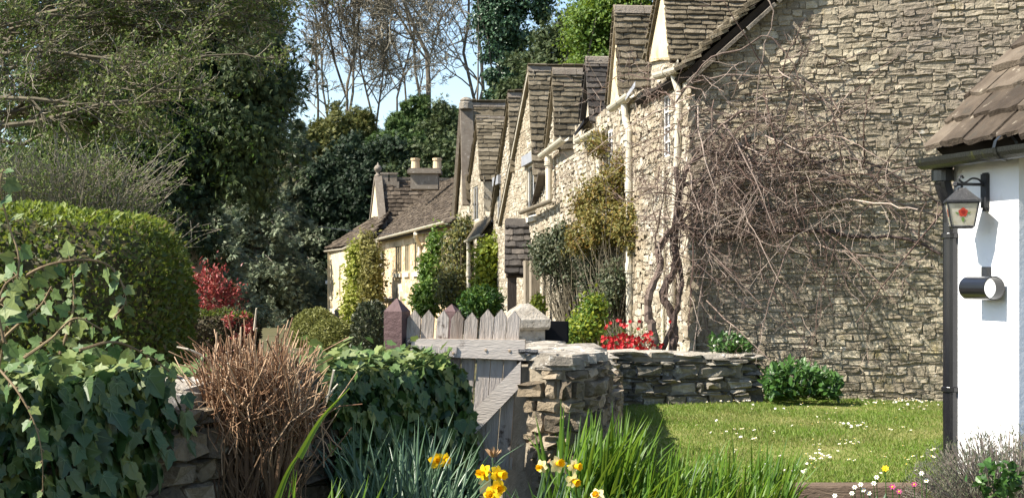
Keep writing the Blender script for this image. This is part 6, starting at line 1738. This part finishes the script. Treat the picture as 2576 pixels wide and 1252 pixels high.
nd = 900; st = np.array([k for k in knuck])[r.integers(0, len(knuck), nd)]
pth = np.stack([stem(r, s_ + r.normal(size=3) * .06, s_ + (s_ - pb) * A(.32, .3, 0) + A(r.normal() * .08, r.normal() * .08, r.uniform(.06, .29)), 5, .12) for s_ in st])
mb_ = MB(); V, q = tubes(pth, np.full((nd, 5), .0021), 4); mb_.add(V, q); part('twigs', mb_, MT['cane'], ps, kind='stuff')
pth = np.stack([stem(r, pb + A(r.normal() * .12, r.normal() * .08, r.uniform(0, .3)), pb + A(r.normal() * .12, r.normal() * .10, r.uniform(.5, .8)), 5, .1) for _ in range(120)])
mb_ = MB(); V, q = tubes(pth, np.full((120, 5), .003), 4); mb_.add(V, q); part('twigs', mb_, MT['cane_dark'], ps, kind='stuff')
for pts in ([(640, 830, 6.2), (645, 775, 6.15)], [(520, 900, 6.1), (480, 880, 6.05), (445, 872, 6.05)], [(820, 1000, 6.1), (850, 965, 6.1)], [(840, 930, 6.0), (822, 1010, 6.05)]):
    p = smoothpath(np.array([P(*q) for q in pts]), 6); m_ = MB(); add_tube(m_, p, np.linspace(.0055, .003, 6), 5); part('cane', m_, MT['cane_cut'], ps)

# ---- strap leaves: iris and daffodils
def blade_proto(seed, bend, k=7):
    r = rng(seed); t = np.linspace(0, 1, k); w = np.where(t < .7, 1 - .12 * (t / .7), .88 * (1 - ((t - .7) / .3) ** 1.6)); w[-1] = .04
    z = t - bend * .30 * t ** 3; x = bend * .75 * t ** 2.2
    v = []; 
    for i in range(k): v += [[x[i], -.5 * w[i], z[i]], [x[i] - .10 * w[i] * .1, 0, z[i]], [x[i], .5 * w[i], z[i]]]
    f = [[3 * i + j, 3 * i + j + 1, 3 * i + j + 4, 3 * i + j + 3] for i in range(k - 1) for j in (0, 1)]
    return np.array(v, float), f
BL = [blade_proto(i, b) for i, b in enumerate((.05, .15, .25, .4, .6, .9))]
_bm = {}
def blade_mesh(i, mat):
    if (i, mat.name) not in _bm: _bm[(i, mat.name)] = MB().add(*BL[i]).mesh('leaf', mat, smooth=True)
    return _bm[(i, mat.name)]
def clump(name, label, cat, base, pts, mat, r, hr, wr_, lean, bends=(0, 1, 2, 3), group=None, az=None):
    root = thing(name, label, cat, base, group)
    for i, b in enumerate(pts):
        h = r.uniform(*hr); w = r.uniform(*wr_); a = r.uniform(0, 2 * math.pi) if az is None else az + r.normal() * .9
        rot = Matrix.Rotation(a, 4, 'Z') @ Matrix.Rotation(abs(r.normal()) * lean, 4, 'Y')
        M = Matrix.Translation(tuple(np.asarray(b) - np.asarray(base))) @ rot @ Matrix.Diagonal((h, w, h, 1))
        o = link('leaf', blade_mesh(int(r.choice(bends)), MT[mat if r.random() < .75 or mat == 'daff_leaf' else 'iris_dark']), root, mat4=M)
    return root
r = rng(440)
def scatter(n, pxr, Yr, z=.22, jit=None): return [A((r.uniform(*pxr) - 1288) / F * Y, Y, z) for Y in r.uniform(Yr[0], Yr[1], n)]
clump('iris_clump', 'tall fresh green iris leaves against the curved garden wall', 'iris', A(.4, 7.6, .22), scatter(220, (1390, 1570), (7.2, 7.62)) , 'iris', r, (.5, .78), (.016, .026), .2, group='clumps of iris leaves', az=.3)
clump('iris_clump', 'row of sunlit iris leaves along the front edge of the lawn', 'iris', A(1.0, 7.3, .22), scatter(290, (1600, 1965), (7.0, 7.65)), 'iris', r, (.44, .62), (.012, .018), .17, group='clumps of iris leaves', az=.2)
clump('iris_clump', 'low deep green iris leaves between the daffodils and the tall iris', 'iris', A(.5, 6.9, .2), scatter(170, (1330, 1640), (6.4, 7.2)), 'iris_dark', r, (.36, .54), (.014, .024), .35, (1, 2, 3, 4), group='clumps of iris leaves')
cl4 = clump('iris_clump', 'few broad green iris leaves in front of the pruned shrub', 'iris', A(-.75, 5.7, .2), scatter(60, (660, 920), (5.3, 5.9)), 'iris', r, (.46, .70), (.016, .026), .25, group='clumps of iris leaves', az=.3)
# the single long blade leaning right across the pruned shrub
a_, b_ = P(700, 1250, 5.3), P(880, 975, 5.3)
for (pa_, pb_) in ((P(690, 1275, 5.3), P(783, 1100, 5.3)), (P(752, 1150, 5.25), P(880, 975, 5.25))):
    n = 12; p = smoothpath(np.array([pa_, (pa_ + pb_) / 2 + A(-.012, 0, .012), pb_]), n); wv = np.linspace(.013, .001, n) ; s_ = nz(np.cross(pb_ - pa_, A(0, 1, .3)))
    V = np.stack([p - s_ * wv[:, None], p + A(0, .004, 0), p + s_ * wv[:, None]], 1).reshape(-1, 3)
    m_ = MB().add(V, [[3 * i + j, 3 * i + j + 1, 3 * i + j + 4, 3 * i + j + 3] for i in range(n - 1) for j in (0, 1)]); part('leaf', m_, MT['iris'], cl4)
clump('daffodil_leaves', 'blue green daffodil leaves filling the bottom centre', 'daffodil leaves', A(-.25, 6.6, .2), scatter(230, (890, 1140), (6.2, 7.2)), 'daff_leaf', r, (.55, .82), (.011, .017), .18, (0, 1, 2, 3), group='daffodil leaf clumps')
clump('daffodil_leaves', 'shorter blue green daffodil leaves in front of the gate', 'daffodil leaves', A(-.05, 6.5, .2), scatter(110, (1130, 1300), (6.1, 6.8)), 'daff_leaf', r, (.34, .52), (.011, .016), .25, (0, 1, 2, 3), group='daffodil leaf clumps')
clump('daffodil_leaves', 'blue green daffodil leaves below the right hand pale daffodils', 'daffodil leaves', A(.2, 6.3, .2), scatter(110, (1270, 1500), (5.9, 6.5)), 'daff_leaf', r, (.34, .5), (.011, .017), .32, (1, 2, 3, 4), group='daffodil leaf clumps')
clump('daffodil_leaves', 'short strap leaves at the lower right by the sleeper', 'daffodil leaves', A(2.05, 8.0, .25), scatter(26, (2170, 2260), (7.9, 8.1), .2), 'daff_leaf', r, (.20, .32), (.014, .02), .5, (2, 3, 4), group='daffodil leaf clumps')
# daffodils
def petal_m(mat):
    t = np.linspace(0, 1, 6); w = np.sin(np.clip(t * 2.6 + .35, 0, math.pi)) ** .8; w[-1] = .05
    v = []; 
    for i in range(6): v += [[t[i], -.36 * w[i], .10 * math.sin(t[i] * 3) + .06 * w[i]], [t[i], 0, .10 * math.sin(t[i] * 3)], [t[i], .36 * w[i], .10 * math.sin(t[i] * 3) + .06 * w[i]]]
    return MB().add(np.array(v), [[3 * i + j, 3 * i + j + 3, 3 * i + j + 4, 3 * i + j + 1] for i in range(5) for j in (0, 1)]).mesh('petal', MT[mat], smooth=True)
PM = {m_: petal_m(m_) for m_ in ('petal', 'petal_pale')}
def trump_m():
    a = np.arange(20) / 20 * 2 * math.pi; V = []
    for rr_, z in ((.10, 0), (.17, .12), (.20, .35), (.235, .55), (.30, .66)):
        fr = 1 + (.12 * np.sin(a * 7) if z > .5 else 0); V.append(np.stack([np.cos(a) * rr_ * fr, np.sin(a) * rr_ * fr, np.full(20, z) + (.03 * np.sin(a * 5) if z > .5 else 0)], 1))
    idx = np.arange(100).reshape(5, 20); q = np.stack([idx[:-1], np.roll(idx[:-1], -1, 1), np.roll(idx[1:], -1, 1), idx[1:]], -1).reshape(-1, 4)
    mb_ = MB().add(np.vstack(V), q); lathe(mb_, [(.035, .05), (.035, .42), (.05, .45), (0, .47)], (0, 0, 0), None, 8); return mb_.mesh('trumpet', MT['trumpet'], smooth=True)
TM = trump_m()
def daffodil(label, px, py, Y, face, size, root_px, mat='petal', ba=0):
    c = P(px, py, Y); g = A((root_px - 1288) / F * (Y + .1), Y + .1, .2); b = g
    root = thing('daffodil', label, 'daffodil', b, 'daffodils in the bottom centre')
    f = nz(np.asarray(face, float)); s_ = nz(np.cross(f, A(.2, .1, 1))); w_ = np.cross(f, s_)
    neck = c - f * size * .55
    p = smoothpath(np.array([g, g * .55 + neck * .45 + A(0, 0, .03), neck * .92 + g * .08 + A(0, 0, .012), neck - f * .004 + A(0, 0, .012), neck]), 18)
    m_ = MB(); add_tube(m_, p, np.linspace(.0045, .0032, 18), 6); part('stem', m_, MT['daff_leaf'], root)
    m_ = MB(); lathe(m_, [(.0035, 0), (.006, size * .25), (.005, size * .45), (.008, size * .56)], neck, [s_, w_, f], 8); part('flower_tube', m_, MT['petal'], root)
    sp = neck + (p[-4] - neck) * .5; m_ = MB(); leaves(m_, [sp], [nz(UP * .5 - f + A(.2, 0, 0))], [w_], .035, .014, 'oval'); part('spathe', m_, MT['dry_flower'], root)
    for i in range(6):
        a = i * math.pi / 3 + ba; d = s_ * math.cos(a) + w_ * math.sin(a); lean_ = -.12 + .16 * (i % 2) + r.normal() * .14
        d2 = nz(d + f * lean_); sd = nz(np.cross(f, d2)); n2 = np.cross(d2, sd); k = size * r.uniform(.62, .72)
        link('petal', PM[mat], root, mat4=bm4(m4(d2 * k, sd * k * 1.05, n2 * k, c + f * (.002 if i % 2 else 0)), b))
    link('trumpet', TM, root, mat4=bm4(m4(s_ * size, w_ * size, f * size, c), b))
D = daffodil
D('single golden daffodil standing left of the others above blue green leaves', 1098, 1158, 6.5, (.35, -1, .15), .060, 1130)
D('twin of the single golden daffodil, tucked just behind its right side', 1117, 1155, 6.55, (.75, -.7, -.1), .050, 1140, ba=.3)
D('golden daffodil of the middle group, facing left', 1220, 1188, 6.1, (-.7, -.7, .0), .058, 1270)
D('golden daffodil of the middle group, facing right over the lower ones', 1252, 1192, 6.1, (.75, -.7, -.05), .062, 1280, ba=.4)
D('golden daffodil low in the middle group, just above the frame bottom', 1252, 1228, 6.05, (.35, -1, .1), .058, 1285, ba=.2)
D('lowest golden daffodil, cut by the bottom of the picture', 1236, 1246, 6.0, (-.2, -1, .25), .056, 1275)
D('small pale yellow daffodil at the left of the right hand group', 1364, 1172, 6.3, (-.6, -.8, -.1), .046, 1300, 'petal_pale')
D('cream petalled daffodil seen from the side in the right hand group', 1400, 1166, 6.3, (.5, -.75, .2), .060, 1310, 'petal_pale')
D('upper yellow daffodil of the pair at the far right, facing right', 1442, 1172, 6.3, (.8, -.6, .0), .056, 1330, 'petal_pale', .3)
D('lower yellow daffodil of the pair at the far right, facing down', 1440, 1206, 6.25, (.6, -.7, -.3), .056, 1335, 'petal_pale')
D('pale daffodil just entering the bottom edge right of the groups', 1503, 1246, 6.2, (-.3, -.8, .3), .050, 1480, 'petal_pale')
wb_ = P(1240, 1150, 6.12); root = thing('withered_daffodil', 'brown withered daffodil head above the middle golden group', 'daffodil', A(-.08, 6.2, .2), 'daffodils in the bottom centre')
m_ = MB(); add_tube(m_, smoothpath(np.array([A(-.02, 6.2, .2), A(-.06, 6.15, .6), wb_ - UP * .03, wb_]), 14), .004, 6); part('stem', m_, MT['daff_leaf'], root)
m_ = MB(); k = 9; a = np.linspace(0, 6.28, k, endpoint=False); leaves(m_, np.tile(wb_, (k, 1)), np.stack([np.cos(a) * .35 + .2, np.sin(a) * .35, np.full(k, .9)], 1) + r.normal(size=(k, 3)) * .25, rdir(r, k), .05, .016, 'oval'); part('flower_head', m_, MT['dry_flower'], root)
# bottom right corner: lavender and small flowers
r = rng(450)
lvb = A(2.75, 8.15, .2)
lav = thing('lavender_bush', 'grey green lavender bush with dry stalks at the lower right corner', 'shrub', lvb)
n = 1500; a = r.uniform(0, 2 * math.pi, n); rr_ = np.sqrt(r.random(n)) * .52; el = r.uniform(.25, 1, n)
s_ = np.stack([lvb[0] + np.cos(a) * rr_ * .5, lvb[1] + np.sin(a) * rr_ * .4, np.full(n, .22)], 1)
hd = .52 * np.sqrt(np.clip(1.05 - (rr_ / .55) ** 2, .05, 1)) * r.uniform(.75, 1.12, n)
e = np.stack([lvb[0] + np.cos(a) * rr_ * 1.15, lvb[1] + np.sin(a) * rr_ * .9, .2 + hd + .0 * a], 1)
t = np.linspace(0, 1, 5)[None, :, None]; pth = s_[:, None] * (1 - t) + e[:, None] * t; pth[:, :, 2] += np.sin(t[..., 0] * 3.1) * .03; pth += r.normal(size=pth.shape) * .004
mb_ = MB(); V, q = tubes(pth[:800], np.full((800, 5), .0022), 4); mb_.add(V, q); part('dry_stalks', mb_, MT['lavender_dry'], lav, kind='stuff')
tipn = pth[500:, 2:].reshape(-1, 3); N = 9000; c = tipn[r.integers(0, len(tipn), N)] + r.normal(size=(N, 3)) * .014
mb_ = MB(); LL = r.uniform(.018, .04, N); leaves(mb_, c, rdir(r, N) * .6 + UP, rdir(r, N), LL, LL * .16, 'diamond'); part('foliage', mb_, MT['lavender'], lav, kind='stuff')
bush('leafy_plant', 'low bright leaved plant growing through the lavender', 'plant', P(2500, 1240, 7.5), P(2505, 1205, 7.5), (.10, .08, .07), 'comfrey', .05, 451, 180, 20, .04, 'oval', .7, limit=120, twigs=10)
def small_flower(label, px, py, Y, mat, k, size, name='small_flower', group=None):
    c = P(px, py, Y); b = A(c[0], c[1], .22); root = thing(name, label, 'flower', b, group)
    m_ = MB(); add_tube(m_, [b, (b + c) / 2 + A(.006, 0, 0), c], .0025, 5); part('stem', m_, MT['comfrey'], root)
    a = np.linspace(0, 2 * math.pi, k, endpoint=False); f = nz(A(-.3, -.8, .7)); s_ = nz(np.cross(f, UP)); w_ = np.cross(s_, f)
    me = MB(); leaves(me, np.tile(c, (k, 1)), np.cos(a)[:, None] * s_ + np.sin(a)[:, None] * w_ + f * .3, np.tile(f, (k, 1)), size, size * .7, 'oval'); part('petals', me, MT[mat], root)
    m2 = MB(); lathe(m2, [(size * .3, 0), (size * .25, size * .25), (0, size * .35)], c, [s_, w_, f], 8); part('flower_eye', m2, MT['trumpet'], root)
small_flower('small yellow flower above the strap leaves by the sleeper', 2227, 1178, 7.9, 'petal', 7, .022)
small_flower('tiny orange flower among the sunlit iris leaves', 1702, 1228, 7.2, 'orange', 9, .012)
small_flower('purple red primula left of the lavender', 2245, 1224, 7.7, 'purple', 6, .020, 'primula')
small_flower('purple red primula touching the lavender', 2300, 1218, 7.7, 'purple', 6, .018, 'primula')
small_flower('second purple red primula bloom nearest the frame bottom', 2262, 1236, 7.65, 'purple', 6, .018, 'primula')
for i, (px, py) in enumerate(((2150, 1225), (2165, 1218), (2172, 1232), (2205, 1200), (2198, 1215), (2330, 1208), (2143, 1240), (2186, 1240), (2318, 1190), (2100, 1246))):
    small_flower('small creamy white flower in the bed beside the sleeper end', px, py, 7.95, 'white_flower', 6, .015, 'white_flower', 'white flowers by the sleeper')
# low ground cover in the bed
N = 5200; Yv = r.uniform(5.4, 8.55, N); px = r.uniform(820, 2300, N); c = np.stack([(px - 1288) / F * Yv, Yv, .215 + .10 * r.random(N)], 1)
keep = ~((px > 1250) & (Yv > 7.6) & (px < 1580)); c = c[keep]; N = len(c)
mb_ = MB(); LL = r.uniform(.03, .075, N); leaves(mb_, c, rdir(r, N) * .8 + UP * .5, rdir(r, N) * .5 + UP, LL, LL * .45, 'oval'); structure('ground_cover', mb_, MT['comfrey'], 'stuff')
